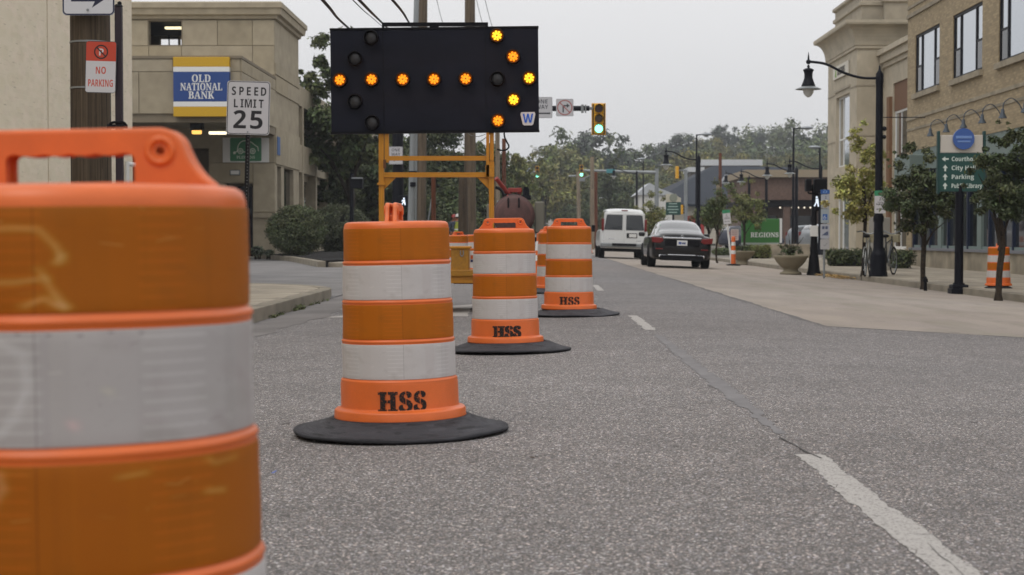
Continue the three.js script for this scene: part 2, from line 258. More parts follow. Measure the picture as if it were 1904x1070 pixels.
// right pavement
{
  struct('kerb', slab([[8.1, -6], [8.28, -6], [8.28, 140], [8.1, 140]], -.5, -.112), M.kerb);
  const pv = new THREE.Group(); pv.name = numbered('pavement'); pv.userData.kind = 'structure'; scene.add(pv);
  for (let d = 18; d < 74; d += 2.0) for (let i = 0; i < 3; i++) part(pv, 'paving_slab', slab([[8.29 + i * 1.5, d], [8.29 + i * 1.5 + 1.49, d], [8.29 + i * 1.5 + 1.49, d + 1.99], [8.29 + i * 1.5, d + 1.99]], -.4, -.116 + R0() * .005), M.concrete);
  struct('pavement', metreUV(slab([[12.79, 18], [40, 18], [40, 73.9], [12.79, 73.9]], -.4, -.13)), M.concrete);
  struct('parking_lot', metreUV(slab([[8.29, 74], [70, 74], [70, 160], [8.29, 160]], -.4, -.12)), std('#8c857c', .95, 0, { map: farAsph }));
}
// ------------------------------------------------------------------ buildings
// a wall slab with rectangular openings: along = 'x' (faces +z) or 'z' (faces +-x). holes [a0, a1, y0, y1]
function wall(along, a0, a1, y0, y1, c0, c1, holes = []) {
  const as = [...new Set([a0, a1, ...holes.flatMap((h) => [h[0], h[1]])])].filter((q) => q >= a0 && q <= a1).sort((p, q) => p - q), out = [];
  for (let i = 0; i + 1 < as.length; i++) {
    const l = as[i], r = as[i + 1], m = (l + r) / 2, hs = holes.filter((h) => h[0] <= m && h[1] >= m).sort((p, q) => p[2] - q[2]); let y = y0;
    for (const h of [...hs, [0, 0, y1, y1]]) { if (h[2] - y > .001) out.push(along === 'x' ? box2(l, r, y, h[2], c0, c1) : box2(c0, c1, y, h[2], l, r)); y = Math.max(y, h[3]); }
  }
  return metreUV(merge(out));
}
// ring with a profile swept round a rectangle: profile [[outset, y], ...]
function ring(x0, x1, z0, z1, prof) {
  const P = [], U = []; const C = [[-1, 1], [1, 1], [1, -1], [-1, -1]];
  const pt = (c, p) => [c[0] < 0 ? x0 - p[0] : x1 + p[0], p[1], c[1] > 0 ? z0 + p[0] : z1 - p[0]];
  for (let s = 0; s < 4; s++) { const a = C[s], b = C[(s + 1) % 4]; for (let k = 0; k + 1 < prof.length; k++) { const A = pt(a, prof[k]), B = pt(b, prof[k]), D = pt(a, prof[k + 1]), E = pt(b, prof[k + 1]); P.push(...A, ...B, ...E, ...A, ...E, ...D); for (let q = 0; q < 6; q++) U.push(0, 0); } }
  const g = new THREE.BufferGeometry(); g.setAttribute('position', new THREE.Float32BufferAttribute(P, 3)); g.setAttribute('uv', new THREE.Float32BufferAttribute(U, 2)); g.computeVertexNormals(); return metreUV(g);
}
// --- cream painted brick building at the left
{
  const b = thing('brick_building', 'cream painted brick building behind the wooden utility pole', 'building', [0, 0, 0]);
  const tex = canvasTex(1024, 1024, (x, w, h) => {                    // 3.2 m x 3.2 m of painted brickwork, 40 courses
    const r = rng(77); x.fillStyle = '#e2dccf'; x.fillRect(0, 0, w, h);
    for (let i = 0; i < 300; i++) { x.fillStyle = r() < .5 ? 'rgba(190,180,160,.06)' : 'rgba(250,246,236,.06)'; x.beginPath(); x.ellipse(r() * w, r() * h, 20 + r() * 80, 10 + r() * 40, 0, 0, 7); x.fill(); }
    const ch = h / 40, bw = w / 15;
    for (let c = 0; c < 40; c++) for (let k = 0; k < 16; k++) { const X = (k + (c % 2 ? .5 : 0)) * bw, Y = c * ch; if (r() < .5) { x.fillStyle = `rgba(150,138,116,${r() * .07})`; x.fillRect(X, Y, bw - 2, ch - 2); } if (r() < .38) { x.fillStyle = `rgba(120,106,86,${.03 + r() * .15})`; x.fillRect(X + r() * 10, Y + ch - 3, bw * (.3 + r() * .7), 2 + r() * 2); } if (r() < .06) { x.fillStyle = `rgba(96,82,64,${.12 + r() * .25})`; x.fillRect(X + r() * bw, Y + ch - 4, bw * (.2 + r() * .5), 4); } if (r() < .16) { x.fillStyle = `rgba(120,106,86,${.04 + r() * .09})`; x.fillRect(X, Y + 2, 2, ch - 4); } }
  }, true); tex.repeat.set(1 / 3.2, 1 / 3.2);
  const bump = tex.clone(); bump.colorSpace = THREE.NoColorSpace;
  const m = std('#fbf5ea', .88, 0, { map: tex, bumpMap: bump, bumpScale: .008 });
  const X = -8.42;
  part(b, 'wall', wall('z', -28.9, 8, -.1, 9.5, X - .4, X), m);
  part(b, 'wall', wall('z', -35, -28.93, -.1, 9.5, X - .4, X + .012), m);
  part(b, 'wall', mbox(-24, X - .4, -.1, 9.5, -35, -34.6), m);
  part(b, 'wall', mbox(-24, X - .4, -.1, 9.5, 7.6, 8), m);
  part(b, 'roof', mbox(-24, X - .4, 9.2, 9.4, -34.6, 7.6), M.dark);
  part(b, 'coping', mbox(-24, X + .06, 9.5, 9.62, -35.05, 8.05), M.concrete);
  // white rail pipe beyond the corner
  const pz = -33, pr = thing('handrail', 'white pipe handrail at the corner of the cream building', 'handrail', [0, 0, 0]);
  part(pr, 'rail', tube([[-8.35, 2.35, -34.2], [-8.1, 2.33, -34.4], [-7.7, 2.28, -34.8], [-7.62, 2.0, -34.85]], .045, 16), M.white);
  part(pr, 'post', rod([-8.33, .06, -34.2], [-8.33, 2.4, -34.2], .045), M.white); part(pr, 'post', rod([-7.62, .06, -34.85], [-7.62, 2.0, -34.85], .045), M.white);
}
// --- bank and parking garage
{
  const b = thing('bank_building', 'beige panelled bank building with drive-through canopy and open parking levels', 'building', [0, 0, 0]);
  const XR = -10.5, XL = -26, ZC = -60, ZT = -68, ZB = -74.6, TOP = 10.12;
  const gm = M.garage, panelMs = [0, 1, 2, 3].map((i) => std(['#bdb199', '#b7aa90', '#baae97', '#b3a78f'][i], .92, 0, { map: stuccoTex, bumpMap: grainBump, bumpScale: .002 }));
  const P3 = (u, v, d) => at(u, v, d), Xu = (u, d) => P3(u, HOR, d).x, Yv = (v, d) => P3(CX, v, d).y;
  // tower shell with openings; ZT front
  const w0 = Xu(277, 68), w1 = Xu(338, 68), wy0 = Yv(83, 68), wy1 = Yv(38, 68);
  part(b, 'wall', wall('x', XL, XR, 0, TOP, ZT - .3, ZT, [[w0, w1, wy0, wy1], [XL + 1, Xu(387, 68), .02, 4.45], [Xu(420, 68), Xu(469, 68), .02, Yv(341, 68)]]), gm);
  const zOf = (u, X = XR) => -(X * 3100 / (u - VPX));                                     // depth on the side plane
  const sw = [[-zOf(522), -zOf(514.5), Yv(118, 69), Yv(62, 69)], [-zOf(541), -zOf(526), Yv(105, 71), Yv(63, 71)], [-zOf(519.5), -zOf(512.5), Yv(228, 68.6), Yv(180, 68.6)], [-zOf(537), -zOf(524), Yv(235, 70.5), Yv(187, 70.5)], [-69.6, -68.5, .9, 3.75], [-73.2, -70.4, .9, 3.75]];
  part(b, 'wall', wall('z', ZB, ZT - .3, 0, TOP, XR - .3, XR, sw), gm);
  part(b, 'wall', wall('x', XL, XR, 0, TOP, ZB - .3, ZB, [[Xu(297, 74.6), Xu(331, 74.6), Yv(84, 74.6), Yv(60, 74.6)], [Xu(333.5, 74.6), Xu(345, 74.6), Yv(84, 74.6), Yv(52, 74.6)]]), gm);
  part(b, 'wall', mbox(XL - .3, XL, 0, TOP, ZB - .3, ZT), gm);
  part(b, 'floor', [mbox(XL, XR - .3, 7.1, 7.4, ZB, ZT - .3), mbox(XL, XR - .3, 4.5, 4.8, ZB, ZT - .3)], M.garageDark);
  part(b, 'roof', mbox(XL, XR - .3, TOP - .3, TOP - .02, ZB, ZT - .3), M.dark);
  part(b, 'frame', [box2(Xu(312, 74.6), Xu(314, 74.6), Yv(84, 74.6), Yv(60, 74.6), ZB - .2, ZB - .12), box2(Xu(297, 74.6), Xu(331, 74.6), Yv(69.5, 74.6), Yv(68, 74.6), ZB - .2, ZB - .12)], M.navy);
  part(b, 'frame', [box2(w0 - .05, w1 + .05, wy1, wy1 + .05, ZT - .06, ZT + .05), box2(w0 - .05, w1 + .05, wy0 - .05, wy0, ZT - .06, ZT + .05), box2(w0 - .05, w0, wy0, wy1, ZT - .06, ZT + .05), box2(w1, w1 + .05, wy0, wy1, ZT - .06, ZT + .05)], M.garageDark);
  part(b, 'ceiling_light', rbox(.9, .1, .22, .03, Xu(326, 70.5), 9.66, -70.6), emis('#fff0c0', 1.5));
  part(b, 'cornice', ring(XL, XR, ZT, ZB - .3, [[.001, TOP - .42], [.10, TOP - .42], [.12, TOP - .30], [.26, TOP - .26], [.30, TOP - .02], [.36, TOP], [.36, TOP + .20], [.30, TOP + .25], [-.3, TOP + .25]]), gm);
  // facing panels, grooves between
  let n = 0; const pan = (x0, x1, y0, y1, z) => part(b, 'panel', metreUV(rbox(x1 - x0 - .022, y1 - y0 - .022, .05, .01, (x0 + x1) / 2, (y0 + y1) / 2, z + .024, 1)), panelMs[n++ % 4]);
  const cols = [XL, -20.5, Xu(232, 68), w0], rowY = (v) => Yv(v, 68);
  const yA0 = wy0 - .03, yA1 = wy1 + .03, yTop = TOP - .45, yB0 = 7.42;
  for (let i = 0; i < 3; i++) { pan(cols[i], cols[i + 1], yA0, yA1, ZT); pan(cols[i], cols[i + 1], yB0, yA0, ZT); }
  [[w1, 405], [405, 470], [470, 513]].forEach(([a, c]) => pan(a < 0 ? a : Xu(a, 68), c === 513 ? XR : Xu(c, 68), yA0, yA1, ZT));
  [[w0, Xu(338, 68)], [Xu(338, 68), Xu(470, 68)], [Xu(470, 68), XR]].forEach(([a, c]) => pan(a, c, yB0, yA0, ZT));
  [[XL, -18], [-18, Xu(400, 68)], [Xu(400, 68), XR]].forEach(([a, c]) => pan(a, c, yA1, yTop, ZT));
  // panels under the canopy and beside the doorway
  pan(Xu(388, 68), XR, Yv(303, 68), 4.96, ZT); pan(Xu(470, 68), XR, Yv(395, 68), Yv(303, 68), ZT); pan(Xu(388, 68), Xu(470, 68), Yv(340, 68), Yv(303, 68), ZT); pan(Xu(388, 68), Xu(420, 68), Yv(395, 68), Yv(340, 68), ZT);
  part(b, 'ledge', [mbox(Xu(388, 68), Xu(419, 68), Yv(405, 68), Yv(397, 68), ZT, ZT + .11), mbox(Xu(470, 68), XR + .1, Yv(405, 68), Yv(397, 68), ZT, ZT + .11), mbox(XR, XR + .1, Yv(405, 68), Yv(397, 68), ZB, ZT)], gm);
  // side face panels
  const spn = (d0, d1, y0, y1) => part(b, 'panel', metreUV(rbox(.05, y1 - y0 - .022, d1 - d0 - .022, .01, XR + .024, (y0 + y1) / 2, -(d0 + d1) / 2, 1)), panelMs[n++ % 4]);
  spn(68, 74.9, 7.45, Yv(120, 69)); spn(68, 74.9, yA1 + .02, yTop); spn(68, 71.3, 6.75, 7.42); spn(71.3, 74.9, 6.75, 7.42); spn(68, 71.3, 3.8, 5.3); spn(71.3, 74.9, 3.8, 5.3);
  // glazing in the side openings
  for (const s of sw.slice(0, 4)) part(b, 'window', box2(XR - .2, XR - .17, s[2], s[3], s[0], s[1]), M.glassDark);
  for (const s of sw.slice(4)) part(b, 'window', box2(XR - .2, XR - .17, s[2], s[3], s[0], s[1]), M.glassDark);
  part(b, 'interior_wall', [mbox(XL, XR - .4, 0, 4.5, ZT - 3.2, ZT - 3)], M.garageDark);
  part(b, 'door', rbox(Xu(467, 68) - Xu(424, 68), Yv(345, 68) - .05, .06, .01, Xu(445.5, 68), Yv(345, 68) / 2, ZT - .2), M.navy);
  // canopy
  const CYB = 4.98, CYT = 7.34;
  const canopy = part(b, 'canopy', [mbox(XL, XR, 5.25, CYT - .1, ZC - .3, ZC), mbox(XR - .3, XR, 5.25, CYT - .1, ZT, ZC - .3), mbox(XL, XR - .3, 5.25, 5.5, ZT, ZC - .3), mbox(XL, XR - .3, 6.9, 7.1, ZT, ZC - .3)], gm);
  part(canopy, 'coping', [mbox(XL, XR + .06, CYT - .1, CYT, ZC - .3, ZC + .08), mbox(XR - .32, XR + .06, CYT - .1, CYT, ZT, ZC - .3)], M.garageDark);
  part(canopy, 'coping', [mbox(XL, XR + .02, CYB - .02, 5.25, ZC - .35, ZC - .02), mbox(XR - .35, XR + .02, CYB - .02, 5.25, ZT + .06, ZC - .35)], M.garageDark);
  const cp = (x0, x1, y0, y1) => part(canopy, 'panel', metreUV(rbox(x1 - x0 - .022, y1 - y0 - .022, .05, .01, (x0 + x1) / 2, (y0 + y1) / 2, ZC + .024, 1)), panelMs[n++ % 4]);
  const yJ = Yv(133, 60);
  [[XL, -17.5], [-17.5, Xu(322, 60)], [Xu(322, 60), XR]].forEach(([a, c]) => cp(a, c, yJ, CYT - .11));
  [[XL, -19], [-19, -16.6], [-16.6, Xu(258, 60)], [Xu(258, 60), Xu(336, 60)], [Xu(336, 60), XR]].forEach(([a, c]) => cp(a, c, 5.26, yJ));
  for (const [d0, d1] of [[60, 64], [64, 67.9]]) { part(canopy, 'panel', metreUV(rbox(.05, CYT - .11 - yJ - .022, d1 - d0 - .022, .01, XR + .024, (yJ + CYT - .11) / 2, -(d0 + d1) / 2, 1)), panelMs[n++ % 4]); part(canopy, 'panel', metreUV(rbox(.05, yJ - 5.26 - .022, d1 - d0 - .022, .01, XR + .024, (yJ + 5.26) / 2, -(d0 + d1) / 2, 1)), panelMs[n++ % 4]); }
  part(canopy, 'soffit_lamp', rbox(Xu(420, 63) - Xu(389, 63), .1, .25, .02, Xu(404, 63), Yv(247, 63), -63), emis('#fff3cf', 1.9));
  const wl = part(canopy, 'wall_lamp', [rbox(.46, .3, .4, .03, Xu(366, 61), Yv(235, 61), -61)], M.navy); part(wl, 'lens', rbox(.36, .2, .12, .05, Xu(366, 61), Yv(244.5, 61), -60.9), emis('#ffc060', 1.5));
  part(canopy, 'column', [mbox(-18.4, -17.7, 0, 4.96, -61.2, -60.5)], gm);
  const fix = part(b, 'wall_lamp', rbox(.42, .22, .12, .03, Xu(437, 68), Yv(321, 68), ZT + .1), M.signBack); part(fix, 'lens', rbox(.34, .15, .04, .02, Xu(437, 68), Yv(321, 68), ZT + .165), M.white);
  // blue banner on the side
  part(b, 'banner', rbox(.03, .75, .7, .01, XR + .07, Yv(271, 68.3), -68.5), std('#3d5f92', .7));
  // open parking levels behind the tower
  const wing = part(b, 'parking_levels', [mbox(XL, XR, 6.75, 7.65, -112, ZB - .4), mbox(XL, XR - .35, 3.45, 3.75, -112, ZB - .4), mbox(XR - .35, XR, 3.75, 5.0, -112, ZB - .4), mbox(XR - .35, XR, 0, .9, -112, ZB - .4), mbox(XL, XL + .3, 0, 6.75, -112, ZB - .4), mbox(XL + 5, XL + 5.3, 0, 6.75, -112, ZB - .4)], gm);
  for (let z = -76; z > -112; z -= 4.6) part(wing, 'column', [mbox(XR - .5, XR + .02, 0.0, 6.75, z - .45, z)], gm);
  // the bank's sign
  const z0 = ZC + .06, x0 = Xu(322.5, 59.8), x1 = Xu(427, 59.8), y0 = Yv(216.5, 59.8), y1 = Yv(105.5, 59.8), W = x1 - x0, H = y1 - y0;
  const sg = thing('bank_sign', 'blue bank sign with yellow and white bands and white serif lettering', 'sign', [(x0 + x1) / 2, y0, z0]);
  const strip = (n, f0, f1, m) => part(sg, n, rbox(W, H * (f1 - f0), .22, .012, 0, H * (f0 + f1) / 2, .11), m);
  const yel = std('#c49a17', .5), wht = std('#dcdcda', .5), blu = std('#1d4080', .5);
  strip('band', 0, .165, yel); strip('band', .165, .25, wht); strip('panel', .25, .75, blu); strip('band', .75, .835, wht); strip('band', .835, 1, yel);
  [['OLD', .64, .27], ['NATIONAL', .50, .27], ['BANK', .36, .27]].forEach(([s, f, sz]) => { const g = text(s, .265, .012, serifFont, s === 'NATIONAL' ? .74 : .86); g.translate(0, H * f, .221); part(sg, 'lettering', g, wht); });
  // green car-charging sign
  const px0 = Xu(414, 68), px1 = Xu(500, 68), py0 = Yv(302, 68), py1 = Yv(256, 68);
  const ps = thing('charging_sign', 'green plug-in parking sign with white car outline on a white board under the canopy', 'sign', [(px0 + px1) / 2, py0, ZT + .055]);
  part(ps, 'board', rbox(px1 - px0, py1 - py0, .04, .005, 0, (py1 - py0) / 2, .02), M.white);
  const tex = canvasTex(512, 360, (x, w, h) => { x.fillStyle = '#3c7a56'; x.fillRect(0, 0, w, h); x.strokeStyle = '#d5ddd0'; x.lineWidth = 13; x.lineCap = 'round'; x.beginPath(); x.moveTo(120, 210); x.bezierCurveTo(120, 60, 210, 40, 270, 44); x.bezierCurveTo(350, 48, 390, 110, 452, 140); x.lineTo(462, 200); x.stroke(); for (const c of [170, 370]) { x.beginPath(); x.arc(c, 205, 40, 0, 7); x.stroke(); x.beginPath(); x.arc(c, 205, 15, 0, 7); x.stroke(); } x.beginPath(); x.moveTo(215, 218); x.lineTo(325, 218); x.stroke(); x.fillStyle = '#d5ddd0'; x.beginPath(); x.arc(72, 232, 22, 0, 7); x.fill(); x.beginPath(); x.moveTo(70, 230); x.lineTo(120, 205); x.stroke(); x.font = 'bold 62px serif'; x.textAlign = 'center'; x.fillText('PLUG-INS', 256, 322); });
  const fw2 = (px1 - px0) * .68; part(ps, 'face', faceUV(new THREE.ShapeGeometry(roundRect(fw2, fw2 * .74, .05))).translate(.0, (py1 - py0) * .52, .044), new THREE.MeshStandardMaterial({ map: tex, roughness: .6 }));
}
// --- tan brick building at the right
{
  const X = 12.3, ZF = -55, ZN = -26, b = thing('brick_building', 'tan brick building with large upper windows above a blue framed shop front', 'building', [0, 0, 0]);
  const tex = canvasTex(1024, 1024, (x, w, h) => {                    // 2.6 m x 2.6 m, 36 courses
    const r = rng(88); x.fillStyle = '#bcae94'; x.fillRect(0, 0, w, h); const ch = h / 36, bw = w / 12;
    for (let c = 0; c < 36; c++) for (let k = 0; k < 13; k++) { const t = .9 + r() * .18, X0 = (k + (c % 2 ? .5 : 0)) * bw; for (const o of [0, -w]) { x.fillStyle = `rgb(${206 * t | 0},${190 * t | 0},${160 * t | 0})`; x.fillRect(X0 + o, c * ch, bw - 4, ch - 5); } }
    for (let i = 0; i < 9000; i++) { x.fillStyle = `rgba(70,60,46,${r() * .18})`; x.fillRect(r() * w, r() * h, 1 + r() * 3, 1 + r() * 2); }
  }, true); tex.repeat.set(1 / 2.6, 1 / 2.6); const bump = tex.clone(); bump.colorSpace = THREE.NoColorSpace;
  const bm = std('#bfbab1', .92, 0, { map: tex, bumpMap: bump, bumpScale: .006 });
  const stone = std('#b5a992', .9, 0, { map: concTex });
  const wins = [[-53.9, -50.7], [-49.1, -45.9], [-44.3, -41.1], [-39.5, -36.3], [-34.7, -31.5]], WY0 = 5.42, WY1 = 7.3;
  part(b, 'wall', wall('z', ZN - 28.99, ZN, 3.62, 10.5, X, X + .4, wins.map(([a, c]) => [a, c, WY0, WY1])), bm);
  part(b, 'wall', mbox(X + .4, 28, -.12, 10.5, ZF, ZF + .4), bm); part(b, 'wall', mbox(X + .4, 28, -.12, 10.5, ZN - .4, ZN), bm);
  part(b, 'pier', mbox(X, X + .4, -.12, 3.62, ZF, ZF + .75), bm); part(b, 'pier', mbox(X, X + .4, -.12, 3.62, ZN - .8, ZN), bm);
  part(b, 'roof', mbox(X + .4, 28, 10.1, 10.4, ZF + .4, ZN - .4), M.dark); part(b, 'coping', mbox(X - .08, 28, 10.5, 10.65, ZF - .05, ZN), stone);
  part(b, 'floor', mbox(X + .4, 27.8, 3.8, 4.05, ZF + .4, ZN - .4), M.garageDark); part(b, 'interior_wall', mbox(X + 5, X + 5.2, -.1, 10, ZF + .4, ZN - .4), std('#4c463f', .9));
  // brick string courses
  for (const [y, h, o] of [[4.62, .10, .035], [4.28, .08, .02], [7.95, .12, .05], [8.25, .08, .03]]) part(b, 'string_course', mbox(X - o, X, y, y + h, ZF, ZN), stone);
  const fr = M.navy;
  wins.forEach(([a, c], i) => {
    const w = part(b, 'window', [box2(X + .035, X + .115, WY0, WY0 + .08, a, c), box2(X + .035, X + .115, WY1 - .08, WY1, a, c), ...[a, a + .72, c - .8, c - .08].map((q) => box2(X + .030, X + .120, WY0 + .08, WY1 - .08, q, q + .08))], fr);
    part(w, 'pane', box2(X + .065, X + .085, WY0 + .08, WY1 - .08, a + .8, c - .8), M.mirrorGlass);
    const my = WY0 + .85; for (const [p, q] of [[a + .08, a + .72], [c - .72, c - .08]]) { part(w, 'pane', box2(X + .065, X + .085, my + .04, WY1 - .08, p, q), M.mirrorGlass); part(w, 'pane', box2(X + .050, X + .070, WY0 + .08, my - .02, p, q), M.glassDark); part(w, 'sash_rail', box2(X + .040, X + .110, my - .02, my + .04, p, q), fr); }
    part(w, 'sill', mbox(X - .1, X + .015, WY0 - .16, WY0, a - .1, c + .1), stone);
  });
  // shop front: knee wall, mullions, panes, fascia
  part(b, 'knee_wall', mbox(X - .04, X + .36, -.12, .42, ZF + .75, ZN - .8), stone); part(b, 'sill', mbox(X - .1, X + .36, .42, .5, ZF + .75, ZN - .8), std('#6f7076', .7));
  const fm = std('#6c7a76', .6), sf = part(b, 'shop_front', [box2(X + .02, X + .3, 2.95, 3.62, ZF + .75, ZN - .8), box2(X + .05, X + .25, .5, .58, ZF + .75, ZN - .8)], fm);
  const mull = std('#1b2740', .45, .3);
  let k = 0; for (let z = ZF + .8; z < ZN - 1.5; z += 1.12, k++) { const wide = k % 4 === 3; part(sf, 'mullion', box2(X + .02, X + .2, .5, 2.95, z, z + (wide ? .42 : .1)), wide ? fm : mull); const p = part(sf, 'pane', box2(X + .1, X + .12, .58, 2.95, z + (wide ? .42 : .1), z + 1.12), new THREE.MeshPhysicalMaterial({ color: k % 3 ? '#35393d' : '#202428', roughness: .05, metalness: .25, ior: 1.5 })); }
  part(sf, 'mullion', box2(X + .03, X + .18, 2.3, 2.36, ZF + .8, ZN - 1.2), mull);
  const lampGrey = std('#49525c', .6, .2);
  // gooseneck sign lamps above the fascia
  for (let i = 0; i < 9; i++) { const z = -49.6 + i * 1.9; const g = thing('gooseneck_lamp', ['leftmost', 'second', 'third', 'fourth', 'fifth', 'sixth', 'seventh', 'eighth', 'ninth'][i] + ' gooseneck lamp from the left above the shop front fascia', 'lamp', [X, 3.82, z], 0, 'gooseneck lamps over the shop front'); part(g, 'arm', tube([[0, .12, 0], [-.12, .36, 0], [-.3, .5, 0], [-.48, .4, 0], [-.52, .2, 0]], .014, 18, 6), lampGrey); part(g, 'shade', lathe([[.02, .24], [.04, .22], [.05, .12], [.11, 0], [.105, 0], [.045, .11]], 18).translate(-.52, 0, 0), lampGrey); }
  // blue-grey awning panel at the far end
  part(b, 'awning', rbox(.5, .95, 2.2, .03, X - .22, 2.95, ZF + 1.35), fm);
}
// --- cream corner building with the big cornice, and the lower link beside it
{
  const b = thing('corner_building', 'cream stucco corner building with deep curved cornice and stepped parapet', 'building', [0, 0, 0]);
  const X0 = 12.0, X1 = 24, Z0 = -62, Z1 = -68; const cm = std('#ccc1ab', .9, 0, { map: stuccoTex, bumpMap: grainBump, bumpScale: .0015 }), tm = std('#b9af9c', .9, 0, { map: stuccoTex });
  const dd = (u) => 12 * 3100 / (u - VPX), wz0 = -dd(1552), wz1 = -dd(1577);
  part(b, 'wall', wall('z', Z1, Z0, -.12, 8.0, X0, X0 + .4, [[wz0, wz1, 3.55, 6.3], [wz0, wz1, .25, 3.0]]), cm);
  part(b, 'wall', mbox(X0 + .4, X1, -.12, 8.0, Z0 - .4, Z0), cm); part(b, 'wall', mbox(X0 + .4, X1, -.12, 8.0, Z1, Z1 + .4), cm); part(b, 'wall', mbox(X1, X1 + .3, -.12, 8.0, Z1, Z0), cm);
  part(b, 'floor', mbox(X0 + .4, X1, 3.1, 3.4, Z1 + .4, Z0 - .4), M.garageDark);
  const cav = []; for (let k = 0; k <= 8; k++) { const a = k / 8 * Math.PI / 2; cav.push([.10 + .40 * (1 - Math.cos(a)), 7.92 + .72 * Math.sin(a)]); }
  part(b, 'cornice', ring(X0, X1, Z0, Z1, [[.002, 7.78], [.07, 7.80], [.07, 7.88], [.10, 7.92], ...cav.slice(1), [.52, 8.70], [.52, 8.80], [-.2, 8.86]]), cm);
  part(b, 'roof', mbox(X0 - .1, X1, 8.6, 8.75, Z1, Z0), M.dark);
  part(b, 'parapet', [ring(X0 + .25, X1 - .2, Z0 - .5, Z1 + .1, [[0, 8.7], [0, 9.42], [.08, 9.46], [.08, 9.58], [0, 9.62], [0, 9.86], [.1, 9.92], [.1, 10.02], [-.4, 10.04]])], tm);
  part(b, 'parapet', [ring(X0 + 1.05, X1 - .4, Z0 - .25, Z0 - 4, [[0, 8.75], [0, 9.52], [.08, 9.56], [.08, 9.68], [0, 9.72], [0, 9.98], [.1, 10.04], [.1, 10.16], [-.4, 10.18]])], tm);
  for (const y of [5.35 + .95, 4.45]) part(b, 'string_course', [mbox(X0 - .02, X0, y + .12, y + .16, Z1, wz0 - .2), mbox(X0 - .02, X0, y + .12, y + .16, wz1 + .2, Z0), mbox(X0 - .02, X1, y + .12, y + .16, Z0, Z0 + .02)], tm);
  part(b, 'window_head', mbox(X0 - .05, X0, 6.5, 6.58, wz0 - .15, wz1 + .15), tm);
  for (const [y0, y1, mid] of [[3.55, 6.3, 4.6], [.25, 3.0, 2.3]]) {
    const w = part(b, 'window', [box2(X0 + .12, X0 + .2, y0, y0 + .07, wz0, wz1), box2(X0 + .12, X0 + .2, y1 - .07, y1, wz0, wz1), box2(X0 + .12, X0 + .2, mid, mid + .06, wz0 + .07, wz1 - .07), ...[0, .33, .9].map((f) => { const z = wz0 + (wz1 - wz0 - .07) * (f === .9 ? 1 : f); return box2(X0 + .125, X0 + .195, y0 + .07, y1 - .07, z, z + .07); })], M.white);
    const zm = wz0 + (wz1 - wz0 - .07) * .33; for (const [a, c] of [[wz0 + .07, zm], [zm + .07, wz1 - .07]]) for (const [p, q] of [[y0 + .07, mid], [mid + .06, y1 - .07]]) part(w, 'pane', box2(X0 + .15, X0 + .17, p, q, a, c), M.mirrorGlass);
  }
  const zs0 = -dd(1549), zs1 = -dd(1577);
  const s = thing('wall_sign', 'pale rectangular wall sign high on the cream corner building', 'sign', [X0 - .01, 7.0, (zs0 + zs1) / 2], -Math.PI / 2);
  part(s, 'board', rbox(zs1 - zs0, .5, .06, .01, 0, .27, .03), std('#cfcabd', .6)); part(s, 'lettering', text('REGIONS', .27, .012).scale(.95, 1, 1).translate(.2, .27, .062), std('#5b5752', .6)); part(s, 'emblem', extr(poly([[-1.05, .1], [-.8, .1], [-.92, .44]]), .015).translate(0, 0, .062), std('#6d9a2d', .5));
  // link
  const l = thing('link_building', 'narrow cream bay with brown spandrel between the brick building and the corner building', 'building', [0, 0, 0]);
  const XL = 13.0, za = -61.95, zb = -55.05, lz = [-60.4, -56.4];
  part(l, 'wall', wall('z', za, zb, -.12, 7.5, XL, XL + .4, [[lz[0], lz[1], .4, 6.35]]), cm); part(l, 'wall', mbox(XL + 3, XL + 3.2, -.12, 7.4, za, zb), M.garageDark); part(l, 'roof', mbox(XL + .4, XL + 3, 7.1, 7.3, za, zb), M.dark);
  part(l, 'cornice', [mbox(XL - .3, XL + .1, 7.5, 7.68, za, zb), mbox(XL - .18, XL, 7.22, 7.5, za, zb), mbox(XL - .08, XL, 7.05, 7.22, za, zb)], cm);
  part(l, 'spandrel', mbox(XL + .05, XL + .2, 5.35, 6.35, lz[0], lz[1]), std('#6d4f39', .8)); part(l, 'pilaster', mbox(XL - .12, XL, -.12, 5.9, lz[0] - .55, lz[0] - .1), std('#77583f', .8));
  const w = part(l, 'window', [box2(XL + .08, XL + .16, 5.27, 5.35, ...lz), box2(XL + .08, XL + .16, 3.6, 3.67, ...lz), box2(XL + .08, XL + .16, .4, .5, ...lz), ...[0, .25, .5, .75, 1].map((f) => { const z = lz[0] + (lz[1] - lz[0] - .07) * f; return box2(XL + .085, XL + .155, .5, 5.27, z, z + .07); })], M.white);
  for (let i = 0; i < 4; i++) { const a = lz[0] + (lz[1] - lz[0] - .07) * i / 4 + .07, c = lz[0] + (lz[1] - lz[0] - .07) * (i + 1) / 4; part(w, 'pane', box2(XL + .11, XL + .13, .5, 3.6, a, c), M.glassDark); part(w, 'pane', box2(XL + .11, XL + .13, 3.67, 5.27, a, c), i % 2 ? M.glassDark : M.mirrorGlass); }
}
